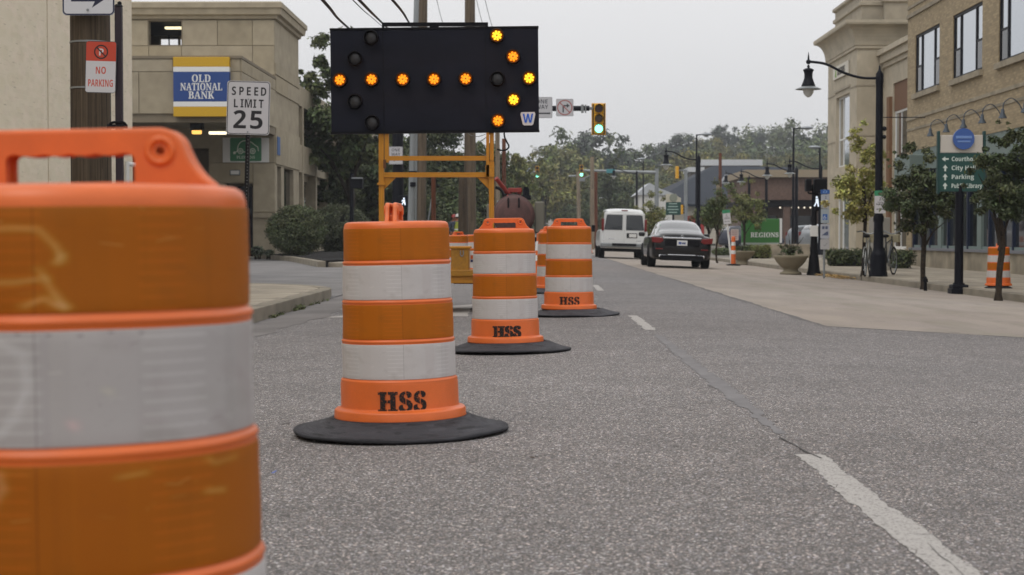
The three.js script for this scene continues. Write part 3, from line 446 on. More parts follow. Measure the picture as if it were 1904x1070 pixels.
// --- buildings farther along the street
{
  const d = 124, P = (u, v, dd = d) => at(u, v, dd);
  const x0 = P(1388, 439).x, x1 = P(1700, 439).x, z = -P(1450, 439).z, Z = -z;
  const b = thing('retail_building', 'low brown brick shop building with tan cornice behind the row of street lamps', 'building', [0, 0, 0]);
  const top = P(1450, 316).y, bt = P(1450, 330).y, sh = P(1450, 372).y; const bm = std('#7b6459', .95, 0, { map: mottle(51, .25, 30, .12, 512, 3) });
  part(b, 'wall', mbox(x0, x1, sh, bt, Z - 12, Z), bm); part(b, 'cornice', [mbox(x0 - .3, x1, bt, bt + .35, Z - 12, Z + .35), mbox(x0 - .1, x1, bt + .35, top, Z - 12, Z + .15)], std('#8f8370', .9));
  part(b, 'wall', mbox(x0, x1, -.1, sh - .5, Z - 12, Z - 2.2), std('#6a5a51', .9)); part(b, 'fascia', mbox(x0, x1, sh - .5, sh, Z - 12, Z - .3), M.dark);
  for (let i = 0; i < 6; i++) part(b, 'column', mbox(x0 + .2 + i * 2.6, x0 + .7 + i * 2.6, -.1, sh - .5, Z - .9, Z - .35), bm);
  for (let i = 0; i < 5; i++) part(b, 'window', mbox(x0 + 1 + i * 2.6, x0 + 2.6 + i * 2.6, .5, 2.4, Z - 2.2, Z - 2.15), M.glassDark);
  for (let i = 0; i < 9; i++) part(b, 'soffit_lamp', sph(.07, x0 + 2.6 + i * .45, sh - .56, Z - .6, 1, 1, 1, 8), emis('#fff2d8', 1.2));
}
{
  const d = 190, P = (u, v) => at(u, v, d), b = thing('warehouse', 'large dark blue-grey gabled metal roof building beyond the parking lot', 'building', [0, 0, 0]);
  const zf = P(1300, 439).z, a = P(1196, 352), r = P(1344, 300), e = P(1420, 372);
  const roofM = low('#2d333d', .75, { map: metalTex });
  // gable roof seen from its end corner: ridge runs away to the right
  const q = (p, dz) => V(p.x, p.y, p.z + dz), quad = (A, B, C, D) => { const g = new THREE.BufferGeometry().setFromPoints([A, B, C, A, C, D]); g.setAttribute('uv', new THREE.Float32BufferAttribute(new Array(12).fill(0), 2)); g.computeVertexNormals(); return g; };
  const eL = P(1204, 378), eR = P(1500, 392), R1 = P(1340, 303), R2 = P(1500, 306);
  const up = V(0, -.25, 0), lo = (v) => v.clone().add(up), thick = (A, B, C, D) => [quad(A, B, C, D), quad(lo(A), lo(D), lo(C), lo(B)), quad(A, lo(A), lo(B), B), quad(D, lo(D), lo(A), A)];
  part(b, 'roof', thick(q(eL, 6), q(eR, 6), q(R2, -8), q(R1, -8)), roofM); part(b, 'roof', thick(q(eL, 6), q(R1, -8), q(P(1206, 366), -22), q(eL, 5.99)).slice(0, 2), roofM);
  part(b, 'roof_rib', [rod(q(P(1342, 328), 4.6), q(P(1316, 355), 9.4), .12)], M.signBack);
  part(b, 'wall', [mbox(eL.x + .3, eR.x, 0, eL.y - .4, zf - 24, zf + 5)], std('#b9b2a4', .9)); part(b, 'door', rbox(2.2, 2.4, .1, .02, P(1283, 400).x, 1.9, zf + 5.08), M.red);
  const w = thing('white_building', 'low white building in front of the dark metal roof', 'building', [0, 0, 0]), zz = at(1, 439, 165).z, A = at(1188, 352, 165), B = at(1252, 362, 165);
  part(w, 'wall', mbox(A.x, B.x, 0, A.y - .6, zz - 8, zz), std('#c7c6c2', .85)); part(w, 'roof', [extr(poly([[A.x - .4, A.y - .6], [B.x + .3, A.y - .6], [B.x - 1.4, A.y + .05], [A.x + 1, A.y + .6]]), 8.4).translate(0, 0, zz - 8.2)], std('#aeb2b6', .6, .3));
  part(w, 'window', mbox(A.x + .8, A.x + 1.8, 2.2, 3.3, zz, zz + .05), M.glassDark);
  for (const [u0, u1, v0, v1, d2, nm] of [[1308, 1414, 297, 308, 260, 'long white flat roof shed on the wooded slope'], [1284, 1306, 311, 320, 250, 'small white roofed shed below the long white shed']]) {
    const p = at(u0, v0, d2), s = at(u1, v1, d2), h = thing('shed', nm, 'building', [0, 0, 0]); part(h, 'wall', mbox(p.x, s.x, 0, s.y, s.z - 8, s.z), std('#57514a', .9)); part(h, 'roof', mbox(p.x - .3, s.x + .3, s.y, p.y, s.z - 8.3, s.z + .3), std('#c3c5c8', .6, .2));
  }
}
// ------------------------------------------------------------------ traffic drums
const drumMats = (() => {
  const plastic = new THREE.MeshPhysicalMaterial({ color: '#ea702b', roughness: .4, map: mottle(141, .14, 8, .05, 512, .5), sheen: 0 });
  plastic.map.repeat.set(2, 2);
  const band = (base, ink, seed, extra, lite = ink[0] === '6' ? '255,120,40' : '255,255,255') => canvasTex(2048, 256, (x, w, h) => {
    const r = rng(seed); x.fillStyle = base; x.fillRect(0, 0, w, h);
    for (let i = 0; i < 22; i++) { x.fillStyle = `rgba(${ink},${.01 + r() * .03})`; x.fillRect(r() * w, 0, 2 + r() * 90, h); }
    // microprism weave and the ribbed zones
    for (let j = 0; j < h; j += 6) { x.fillStyle = `rgba(${ink},.05)`; x.fillRect(0, j, w, 2); }
    for (let i = 0; i < w; i += 7) { x.fillStyle = `rgba(${ink},.04)`; x.fillRect(i, 0, 2, h); }
    for (let k = 0; k < 7; k++) { const X = (k + .15 + r() * .1) * w / 7, W = 85 + r() * 45; for (let j = 14; j < h - 8; j += 29) for (let q = 0; q < 9; q++) { x.fillStyle = `rgba(${lite},${.06 + .02 * (4 - Math.abs(q - 4))})`; x.fillRect(X + r() * 8, j + q, W + r() * 8, 1); } }
    x.fillStyle = `rgba(${ink},.4)`; x.fillRect(w * .506, 0, 2, h);
    for (let i = 0; i < 70; i++) { x.strokeStyle = r() < .5 ? `rgba(255,245,235,${.05 + r() * .22})` : `rgba(40,30,25,${.04 + r() * .16})`; x.lineWidth = .7 + r() * 1.6; const a = r() * w, b = r() * h; x.beginPath(); x.moveTo(a, b); x.lineTo(a + (r() - .5) * 90, b + (r() - .5) * 16); x.stroke(); }
    for (let i = 0; i < 60; i++) { x.filter = 'blur(6px)'; x.fillStyle = `rgba(70,58,48,${.015 + r() * .045})`; x.beginPath(); x.ellipse(r() * w, r() * h, 8 + r() * 50, 4 + r() * 22, r(), 0, 7); x.fill(); } x.filter = 'none';
    for (let i = 0; i < 900; i++) { x.fillStyle = `rgba(50,40,34,${r() * .3})`; x.fillRect(r() * w, r() * h, 1 + r() * 2, 1 + r() * 2); }
    if (extra) extra(x, w, h, r);
  });
  // scuffs and dried smears on the nearest drum
  const smear = (x, pts, col, lw) => { const r = rng(pts.length * 7 + 3); x.lineCap = x.lineJoin = 'round'; for (let k = 0; k < 30; k++) { x.filter = k % 3 ? 'blur(5px)' : 'blur(2px)'; x.strokeStyle = col; x.lineWidth = lw * (.4 + r() * 2.2); x.beginPath(); pts.forEach((p, i) => { const a = p[0] + (r() - .5) * 22, b = p[1] + (r() - .5) * 14; i && r() < .86 ? x.lineTo(a, b) : x.moveTo(a, b); }); x.stroke(); } x.filter = 'none'; };
  const X0 = (px) => 1024 + (Math.asin(clamp((px - 157) / 318, -1, 1)) + .25) / (2 * Math.PI) * 2048;
  const scuffTop = (x, w, h) => { const Y = (v) => (v - 380) / 205 * 256; const c = 'rgba(224,196,170,.032)';
    smear(x, [[X0(-90), Y(424)], [X0(60), Y(420)], [X0(100), Y(424)], [X0(128), Y(455)], [X0(140), Y(482)]], c, 4); smear(x, [[X0(140), Y(470)], [X0(128), Y(490)], [X0(142), Y(486)]], c, 3);
    smear(x, [[X0(-80), Y(525)], [X0(60), Y(523)], [X0(108), Y(518)], [X0(124), Y(545)], [X0(146), Y(572)]], c, 4); smear(x, [[X0(70), Y(570)], [X0(110), Y(555)], [X0(148), Y(576)], [X0(120), Y(568)]], c, 4); smear(x, [[X0(-60), Y(583)], [X0(20), Y(578)]], 'rgba(225,205,190,.09)', 4); smear(x, [[X0(100), Y(496)], [X0(116), Y(520)]], c, 3); };
  const scuffW = (x, w, h) => { smear(x, [[X0(20), 20], [X0(70), 45], [X0(80), 120], [X0(55), 190], [X0(30), 230]], 'rgba(226,218,206,.02)', 9); smear(x, [[X0(150), 200], [X0(155), 215]], 'rgba(226,218,206,.018)', 7); smear(x, [[X0(205), 130], [X0(215), 142]], 'rgba(240,236,228,.02)', 3); for (let i = 0; i < 5; i++) { x.fillStyle = 'rgba(70,62,60,.35)'; x.fillRect(X0(60 + i * 50), 4 + (i % 3) * 3, 10, 4); } };
  const scuffLow = (x, w, h) => { smear(x, [[X0(-40), 20], [X0(30), 15], [X0(40), 50], [X0(10), 110], [X0(-20), 130]], 'rgba(224,190,156,.025)', 7); smear(x, [[X0(220), 32], [X0(270), 26]], 'rgba(214,186,160,.03)', 3); smear(x, [[X0(365), 10], [X0(385), 24], [X0(425), 18]], 'rgba(214,186,160,.03)', 3); smear(x, [[X0(365), 84], [X0(400), 90]], 'rgba(214,186,160,.03)', 4); };
  const O = '#ad5e04', On = '#9e5602', Wt = '#c0bbb9', Wn = '#aba6a4', oi = '60,25,0', wi = '80,74,74';
  const mk = (t, r) => new THREE.MeshPhysicalMaterial({ map: t, roughness: .6, specularIntensity: .45 });
  return { plastic, orange: mk(band(O, oi, 151), .5), white: mk(band(Wt, wi, 152), .5), orangeTop: mk(band(On, oi, 153, scuffTop), .5), whiteA: mk(band(Wn, wi, 154, scuffW), .5), orangeLow: mk(band(On, oi, 155, scuffLow), .5) };
})();
const baseRubber = low('#66666b', .7, { map: canvasTex(1024, 256, (x, w, h) => { const r = rng(171); x.fillStyle = '#b0b0b2'; x.fillRect(0, 0, w, h); for (let i = 0; i < 900; i++) { const t = r() < .5 ? 250 : 60; x.fillStyle = `rgba(${t},${t},${t},${.05 + r() * .2})`; x.beginPath(); x.ellipse(r() * w, r() * h, 2 + r() * 26, 1 + r() * 8, 0, 0, 7); x.fill(); } for (let i = 0; i < 60; i++) { x.strokeStyle = `rgba(225,222,216,${.1 + r() * .25})`; x.lineWidth = .6 + r() * 1.5; const a = r() * w, b = r() * h; x.beginPath(); x.moveTo(a, b); x.lineTo(a + (r() - .5) * 40, b + (r() - .5) * 90); x.stroke(); } }), bumpMap: grainBump, bumpScale: .003 });
function stencil(seed, double) {
  return canvasTex(512, 256, (x, w, h) => {
    x.clearRect(0, 0, w, h); const r = rng(seed); const put = (dx, a) => { x.save(); x.fillStyle = `rgba(22,16,14,${a})`; x.font = 'bold 236px serif'; x.textAlign = 'center'; x.textBaseline = 'middle'; x.lineWidth = 13; x.strokeStyle = x.fillStyle; let p = 108; for (const ch of 'HSS') { const wd = x.measureText(ch).width; x.save(); x.translate(p + dx, h / 2); x.strokeText(ch, 0, 0); x.fillText(ch, 0, 0); x.restore(); p += ch === 'H' ? 172 : 140; } x.restore(); };
    put(10, .95); if (double) put(30, .85);
    // stencil bridges and worn, speckled ink
    x.globalCompositeOperation = 'destination-out'; for (const bx of double ? [104, 310] : [112, 290, 430]) x.fillRect(bx - 4, 20, 8, h); 
    for (let i = 0; i < 900; i++) { x.globalAlpha = .3 + r() * .6; x.beginPath(); x.arc(r() * w, r() * h, .6 + r() * r() * 5, 0, 7); x.fill(); } x.globalAlpha = 1;
    x.globalCompositeOperation = 'source-over'; for (let i = 0; i < 500; i++) { const a = 60 + r() * 400, b = 55 + r() * 150; x.fillStyle = `rgba(22,16,14,${r() * .55})`; x.fillRect(a, b, 1 + r() * 2, 1 + r() * 2); }
  });
}
const drumHandle = (() => {
  const s = new THREE.Shape(); s.moveTo(-.205, -.02); s.lineTo(-.195, 0); s.quadraticCurveTo(-.172, .015, -.158, .055); s.quadraticCurveTo(-.15, .075, -.124, .078); s.lineTo(.124, .078); s.quadraticCurveTo(.15, .075, .158, .055); s.quadraticCurveTo(.172, .015, .195, 0); s.lineTo(.205, -.02); s.closePath();
  const o = new THREE.Path(); o.moveTo(-.094, -.004); o.lineTo(-.094, .034); o.quadraticCurveTo(-.092, .048, -.076, .049); for (let k = 0; k < 4; k++) { const a = -.07 + k * .036; o.quadraticCurveTo(a + .016, .043, a + .034, .049); } o.quadraticCurveTo(.094, .048, .096, .034); o.lineTo(.096, -.004); o.closePath(); s.holes.push(o);
  for (const q of [-.126, .126]) { const c = new THREE.Path(); c.absarc(q, .045, .012, 0, Math.PI * 2, true); s.holes.push(c); }
  const plate = (z) => extr(s, .02, .006, { bevelSegments: 3 }).translate(0, 0, z);
  const boss = []; for (const q of [-.126, .126]) boss.push(new THREE.TorusGeometry(.0165, .0055, 10, 24).translate(q, .045, .027), new THREE.TorusGeometry(.0165, .0055, 10, 24).translate(q, .045, -.027));
  return { plates: merge([plate(.007), plate(-.027), rbox(.2, .018, .02, .006, 0, .0645, 0), rbox(.05, .03, .02, .005, -.125, .008, 0), rbox(.05, .03, .02, .005, .125, .008, 0)]), boss: merge(boss) };
})();
const bodyProfile = [[.29, .09], [.30, .098], [.299, .104], [.297, .132], [.290, .140], [.272, .144], [.266, .152], [.264, .255], [.261, .262], [.2625, .267], [.261, .272], [.256, .276], [.2535, .279], [.252, .434], [.252, .439], [.2548, .4435], [.253, .448], [.249, .451], [.247, .454], [.2455, .607], [.2455, .612], [.2485, .616], [.2465, .621], [.2425, .624], [.2405, .627], [.2395, .780], [.2395, .785], [.2430, .789], [.241, .794], [.2365, .797], [.235, .80], [.2345, .94], [.234, .95], [.230, .962], [.221, .968], [.20, .971], [.0, .972]];
const bandGeo = (r0, y0, r1, y1) => { const L = []; L.push([r0, y0]); for (let k = 0; k <= 8; k++) L.push([r0 + (r1 - r0) * k / 8 + .002, y0 + .002 + (y1 - y0 - .004) * k / 8]); L.push([r1, y1]); const g = lathe(L, 96), p = g.attributes.position; for (let i = 0; i < p.count; i++) g.attributes.uv.setY(i, (p.getY(i) - y0) / (y1 - y0)); return dent(g); };
const dentN = fbm(27, 5, 3);
function dent(g) { const p = g.attributes.position; for (let i = 0; i < p.count; i++) { const x = p.getX(i), y = p.getY(i), z = p.getZ(i), r = Math.hypot(x, z); if (r < .15) continue; const a = Math.atan2(z, x) / 6.2832 + 1, q = (dentN(a, y * .9) - .5) * .011, dy = (dentN(a, y * .2 + .37) - .5) * .006; p.setXYZ(i, x * (1 + q / r), y + dy, z * (1 + q / r)); } g.computeVertexNormals(); return g; }
const bodyGeo = dent(lathe(bodyProfile, 96)), baseGeo = (() => {
  const g = lathe([[.27, .004], [.478, .004], [.482, .012], [.480, .019], [.46, .023], [.42, .034], [.37, .052], [.33, .069], [.31, .078], [.285, .079], [.27, .05]], 96), p = g.attributes.position; const f = fbm(23, 5, 3);
  for (let i = 0; i < p.count; i++) { const x = p.getX(i), z = p.getZ(i), r = Math.hypot(x, z), a = Math.atan2(z, x) / (2 * Math.PI); p.setY(i, p.getY(i) + (f(a + 1, .3) - .35) * .03 * sst(.3, .48, r)); const k = 1 + (f(a + 1, .7) - .5) * .05 * sst(.36, .48, r); p.setX(i, x * k); p.setZ(i, z * k); } g.computeVertexNormals(); return g;
})();
function makeDrum(name, label, pos, turn, opt = {}) {
  const t = thing(name, label, 'traffic drum', pos, turn, opt.group); const D = drumMats;
  const base = part(t, 'rubber_base', baseGeo, baseRubber); base.position.x = opt.bx ?? 0; if (opt.bturn) base.rotation.y = opt.bturn;
  part(t, 'body', bodyGeo, D.plastic);
  part(t, 'reflective_band', bandGeo(.2352, .801, .2347, .940), opt.near ? D.orangeTop : D.orange); part(t, 'reflective_band', bandGeo(.2410, .628, .2398, .779), opt.near ? D.whiteA : D.white);
  part(t, 'reflective_band', bandGeo(.2474, .455, .246, .606), opt.near ? D.orangeLow : D.orange); part(t, 'reflective_band', bandGeo(.2540, .280, .2525, .433), D.white);
  const h = part(t, 'handle', drumHandle.plates, D.plastic); h.position.y = .975; part(h, 'boss', drumHandle.boss, D.plastic);
  if (opt.mark) { const g = new THREE.CylinderGeometry(.2662, .2674, .125, 40, 1, true, -.44 + (opt.ma ?? 0), .88).translate(0, .185, 0); part(t, 'stencil_lettering', g, new THREE.MeshStandardMaterial({ map: opt.mark, transparent: true, roughness: .75, polygonOffset: true, polygonOffsetFactor: -1 })); }
  if (!opt.near) for (const c of t.children) if (c !== base) c.position.y -= .022;
  return t;
}
const tilt = -.018, drumSpot = (u, d) => { const p = onGround(u, d); return p; };
const GROUP = undefined;
{
  const mA = stencil(301, false), mB = stencil(302, true), mC = stencil(303, false);
  const d1 = makeDrum('traffic_drum', 'nearest orange and white traffic drum with smeared scuffs, cut off at the left edge', drumSpot(160, 2.38), .0, { near: true }); d1.rotation.z = .016; d1.scale.set(1.022, 1, 1.022); 
  const d2 = makeDrum('traffic_drum', 'large orange and white traffic drum with HSS stencil and handle seen edge on', drumSpot(744, 7.62), .12, { mark: mA, bturn: .5 }); d2.scale.setScalar(1.02); d2.rotation.z = .02; d2.children.find((c) => c.name === 'handle').rotation.y = Math.PI / 2 - .12; d2.children.find((c) => c.name === 'handle').position.x = -.008;
  const d3 = makeDrum('traffic_drum', 'orange and white traffic drum with smudged double stencil, beside the trailer battery box', drumSpot(940, 12.9), .03, { mark: mB, bturn: 2.2, ma: .02, bx: .03 }); d3.rotation.z = .012;
  const d4 = makeDrum('traffic_drum', 'orange and white traffic drum with crisp small HSS stencil, left of the white van', drumSpot(1058, 18.4), 0, { mark: mC, bturn: 4, bx: .06 }); d4.scale.setScalar(1.04);
  const d5 = makeDrum('traffic_drum', 'orange and white traffic drum half hidden behind the drum with the crisp stencil', drumSpot(1029, 25.8), .4, {});
  copy(d5, 'far orange and white traffic drum left of the gap behind the yellow battery box', onGround(852, 40), .9);
  copy(d5, 'far orange and white traffic drum right of the gap behind the yellow battery box', onGround(886, 42), 1.9);
  copy(d5, 'farthest orange and white traffic drum in the row by the tank trailer', onGround(1017, 38), .2);
  const sp = onGround(1858, 31); const d6 = copy(d5, 'orange and white traffic drum on the right pavement behind the dark tree trunk', sp, 1.1); d6.scale.setScalar(.82); d6.children.find((c) => c.name === 'rubber_base').scale.set(.64, 1, .64);
}
// traffic cones and slim channelizers farther along
function makeCone(label, pos, h) {
  const t = thing('traffic_cone', label, 'traffic cone', pos); const w = h * .5;
  part(t, 'foot', rbox(w, .035, w, .01, 0, .018, 0), M.rubber); part(t, 'cone', lathe([[w * .4, .035], [w * .36, .07], [.035, h - .02], [.025, h], [0, h]], 24), drumMats.plastic);
  const r = (y) => w * .36 + (.035 - w * .36) * (y - .07) / (h - .09); part(t, 'reflective_collar', lathe([[r(h * .62) + .003, h * .62], [r(h * .82) + .003, h * .82]], 24), M.white); part(t, 'reflective_collar', lathe([[r(h * .4) + .003, h * .4], [r(h * .52) + .003, h * .52]], 24), M.white); return t;
}
makeCone('orange traffic cone with white collars beside the row of far drums', onGround(1003, 34), .95);
makeCone('orange traffic cone beyond the nearer cone at the tank trailer', onGround(1003, 62), 1.1);
makeCone('small orange traffic cone left of the white van', onGround(1096, 88), .9);
makeCone('small orange traffic cone at the edge of the road beyond the white van', onGround(1086, 96), .9);
function makeTube(label, pos) {
  const t = thing('delineator_post', label, 'delineator', pos);
  part(t, 'foot', lathe([[.26, 0], [.25, .04], [.1, .07], [0, .07]], 20), M.rubber); part(t, 'tube', lathe([[.09, .06], [.085, .2], [.07, 1.0], [.05, 1.05], [0, 1.06]], 20), drumMats.plastic);
  part(t, 'reflective_collar', lathe([[.0845, .42], [.0805, .55]], 20), M.white); part(t, 'reflective_collar', lathe([[.0785, .72], [.0755, .85]], 20), M.white); return t;
}
makeTube('orange and white delineator post under the white sign by the far planter', onGround(1364, 60));
// ------------------------------------------------------------------ arrow board trailer
{
  const D = 19.6, P = (u, v, dd = D) => at(u, v, dd), org = onGround(808, D), L = (u, v, dd = D) => P(u, v, dd).sub(org);
  const t = thing('arrow_board_trailer', 'large dark arrow board with lit amber lamps on a yellow trailer frame', 'arrow board', org);
  const a = L(614, 54), c = L(1001.5, 244), W = c.x - a.x, H = a.y - c.y, mx = (a.x + c.x) / 2, my = (a.y + c.y) / 2, zf = .0;
  const panelM = low('#181b29', .6, { map: metalTex });
  const bd = new THREE.Group(); bd.name = 'board'; bd.position.set(mx, my, 0); bd.rotation.z = .0098; t.add(bd);
  part(bd, 'panel', rbox(W, H, .07, .008, 0, 0, -.035), panelM);
  for (const q of [-W / 2 + .62, W / 2 - .62]) part(bd, 'seam', box(.006, H - .03, .004, q, 0, .002), M.black);
  part(bd, 'edge_trim', [box(W + .01, .025, .085, 0, H / 2 + .01, -.035), box(W + .01, .025, .085, 0, -H / 2 - .01, -.035)], M.black);
  const lp = [[690, 70, 0], [660, 109, 0], [660, 189, 0], [692, 228, 0], [925, 147, 0], [924, 67, 2], [954, 106, 1], [984, 146, 2], [955, 186, 2], [926, 225, 1], [632, 149, 1], [691, 148, 1], [749, 148, 1], [807, 148, 1], [866, 147, 1]];
  const hood = lathe([[.078, 0], [.088, .0], [.09, .02], [.082, .075], [.074, .078], [.072, .02], [.0, .018]], 28).rotateX(Math.PI / 2);
  const visor = new THREE.CylinderGeometry(.086, .094, .10, 28, 1, true, Math.PI * .5, Math.PI).rotateX(Math.PI / 2).rotateZ(Math.PI / 2 * 0).translate(0, 0, .055);
  const lens = lathe([[.07, .03], [.05, .042], [0, .046]], 24).rotateX(Math.PI / 2);
  const petals = []; for (let k = 0; k < 8; k++) { const q = k / 8 * Math.PI * 2 + .2; petals.push(new THREE.SphereGeometry(.0148, 8, 6).scale(1, 1, .5).translate(Math.cos(q) * .044, Math.sin(q) * .044, .042), new THREE.SphereGeometry(.0115, 8, 6).scale(1, 1, .5).translate(Math.cos(q + .3) * .022, Math.sin(q + .3) * .022, .047)); }
  const pet = merge(petals); const lensM = std('#2c2a2c', .35), onLens = emis('#7a3400', .9), ledA = emis('#ff8a12', 1.7), ledB = emis('#ffc228', 2.0);
  for (const [u, v, on] of lp) {
    const q = L(u, v), l = part(bd, 'lamp', hood, M.black); l.position.set((q.x - mx) * 1 + .0098 * (q.y - my), (q.y - my) - .0098 * (q.x - mx), 0);
    part(l, 'lens', lens, on ? onLens : lensM); if (on) { part(l, 'led_cluster', pet, on === 2 ? ledB : ledA); const pl = new THREE.PointLight(0xff9a20, .05, 0, 2); pl.position.set(0, 0, .12); pl.castShadow = true; l.add(pl); }
  }
  // maker's plate: white shield with a blue W
  const q = L(981, 224); const sh = new THREE.Shape(); [[-.078, .075], [.078, .075], [.088, .05], [.062, -.065], [.045, -.08], [-.045, -.08], [-.062, -.065], [-.088, .05]].forEach((p, i) => i ? sh.lineTo(...p) : sh.moveTo(...p)); sh.closePath();
  const em = part(bd, 'maker_plate', extr(sh, .008).translate(q.x - mx, q.y - my + .01, .001), std('#c9c9cb', .5)); part(em, 'letter', text('W', .105, .006, font, .9).translate(q.x - mx, q.y - my + .014, .0095), std('#1f5cc4', .5));
  // top rail
  part(t, 'top_rail', [box2(L(709, 46).x, L(907, 46).x, L(0, 47).y, L(0, 40.5).y, -.12, -.05), box2(L(709, 46).x, L(713, 46).x, a.y, L(0, 46).y, -.115, -.055), box2(L(904, 46).x, L(907, 46).x, a.y, L(0, 46).y, -.115, -.055), box2(L(798, 46).x, L(815, 46).x, a.y, L(0, 46).y, -.115, -.055)], M.black);
  // yellow frame
  const yb = .42, bx = (u0, u1, v0, v1, z0, z1) => box2(L(u0, 300).x, L(u1, 300).x, typeof v1 === 'string' ? yb : L(0, v1).y, L(0, v0).y, z0, z1);
  const yM = M.yellow;
  part(t, 'mast', [bx(703.5, 713, 246, 'b', -.10, -.02)], yM); part(t, 'mast', [bx(909, 918.5, 300, 'b', -.10, -.02)], yM);
  part(t, 'sliding_post', [bx(714.5, 722, 246, 302, -.10, -.02)], yM); part(t, 'sliding_post', [bx(904, 909.5, 246, 330, -.06, 0), bx(910.5, 918, 246, 299, -.10, -.02)], yM);
  part(t, 'cross_bar', bx(722, 904, 290, 298.5, -.08, -.02), yM); part(t, 'cross_bar', bx(713, 906, 320.5, 329.5, -.115, -.03), yM);
  for (const g of [extr(poly([[0, 0], [.14, 0], [0, -.14]]), .03).translate(L(713, 329.5).x, L(713, 330).y, -.08), extr(poly([[0, 0], [-.14, 0], [0, -.14]]), .03).translate(L(909, 329.5).x, L(713, 330).y, -.08), bx(903, 919, 307, 329, -.018, .0), bx(701, 716, 340, 344, -.12, .0)]) part(t, 'bracket', g, yM);
  for (const g of [bx(705, 721, 243, 248, -.12, -.01), bx(904, 918, 243, 248, -.12, -.01), box(.03, .1, .03, L(715, 305).x, L(715, 305).y, .0)]) part(t, 'hinge', g, std('#5a3517', .7));
  // trailer deck, boxes, wheels, tongue
  const X0 = L(700, 0).x, X1 = L(922, 0).x;
  part(t, 'deck', [rbox(X1 - X0, .09, .1, .01, (X0 + X1) / 2, .40, -.06), rbox(X1 - X0, .09, .1, .01, (X0 + X1) / 2, .40, -1.5), rbox(.1, .09, 1.5, .01, X0 + .05, .40, -.78), rbox(.1, .09, 1.5, .01, X1 - .05, .40, -.78), rbox(X1 - X0 - .1, .01, 1.4, .002, (X0 + X1) / 2, .45, -.78)], yM);
  const bxa = L(838, 0).x, bxc = L(890, 0).x, y0 = L(0, 506).y, y1 = L(0, 462).y;
  const bb = part(t, 'battery_box', [rbox(L(871, 0).x - bxa, y1 - y0, .42, .012, (bxa + L(871, 0).x) / 2, (y0 + y1) / 2, -.2), rbox(L(900, 0).x - bxa + .02, .075, .46, .01, (bxa + L(900, 0).x) / 2, L(0, 508).y, -.2)], std('#b07a12', .5, 0, { map: metalTex }));
  part(bb, 'lid', rbox(L(873, 0).x - bxa + .03, .03, .46, .008, (bxa + L(871, 0).x) / 2, y1 + .01, -.2), yM); part(bb, 'latch', tube([[L(856, 0).x, L(0, 466).y, .018], [L(856, 0).x, L(0, 474).y, .02], [L(858.5, 0).x, L(0, 477).y, .02], [L(861, 0).x, L(0, 474).y, .02], [L(861, 0).x, L(0, 466).y, .018]], .006, 16, 6), M.steel);
  part(t, 'warning_label', box2(L(872.5, 0).x, L(884, 0).x, L(0, 499).y, L(0, 467).y, -.12, -.09), M.white); part(t, 'warning_label', box2(L(874, 0).x, L(882, 0).x, L(0, 482).y, L(0, 475).y, -.09, -.085), std('#c2561a', .6)); part(t, 'warning_label', box2(L(874, 0).x, L(882, 0).x, L(0, 488).y, L(0, 483).y, -.09, -.085), std('#2d3560', .6));
  for (const x of [X0 - .2, X1 - .22]) { const w = part(t, 'wheel', new THREE.TorusGeometry(.22, .08, 14, 32).rotateY(Math.PI / 2).translate(x + .05, .30, -.9), M.rubber); part(w, 'rim', cylX(.16, .16, .12, x + .05, .30, -.9, 24), M.white); part(t, 'fender', new THREE.CylinderGeometry(.36, .36, .22, 24, 1, true, Math.PI * .0, Math.PI).rotateZ(Math.PI / 2).rotateX(0).translate(x + .05, .32, -.9), yM); }
  part(t, 'tongue', [rod([X0 + .1, .4, -1.5], [mx, .4, -3.0], .04), rod([X1 - .1, .4, -1.5], [mx, .4, -3.0], .04)], yM);
  part(t, 'jack', [rod([X0 + .1, .0, .03], [X0 + .1, .42, .03], .03), rod([X1 - .1, .0, .03], [X1 - .1, .42, .03], .03), cyl(.08, .09, .02, X0 + .1, .012, .03), cyl(.08, .09, .02, X1 - .1, .012, .03)], M.steel);
  part(t, 'skid_plank', rbox(L(905, 0).x - L(842, 0).x, .045, .16, .008, (L(905, 0).x + L(842, 0).x) / 2, L(0, 525).y, -.1), std('#54331c', .9)); 
  part(t, 'support_bar', [rod([L(838, 0).x - .25, L(0, 515).y - .03, -.35], [L(900, 0).x, L(0, 515).y - .03, -.35], .02)], M.galv);
  // hanging cables
  part(t, 'cable', tube([L(937, 244), L(938, 254), L(942, 263), L(946, 272), L(941, 278), L(932, 279), L(924, 277)].map((p) => p.setZ(-.1)), .011, 30, 6), M.black);
  part(t, 'cable', tube([L(915, 244), L(903, 255), L(893, 262), L(886, 272), L(890, 282), L(903, 289)].map((p) => p.setZ(-.12)), .005, 26, 6), M.galv);
  part(t, 'cable', tube([L(866, 242), L(872, 249), L(886, 253), L(902, 249)].map((p) => p.setZ(-.12)), .004, 20, 6), M.galv);
}
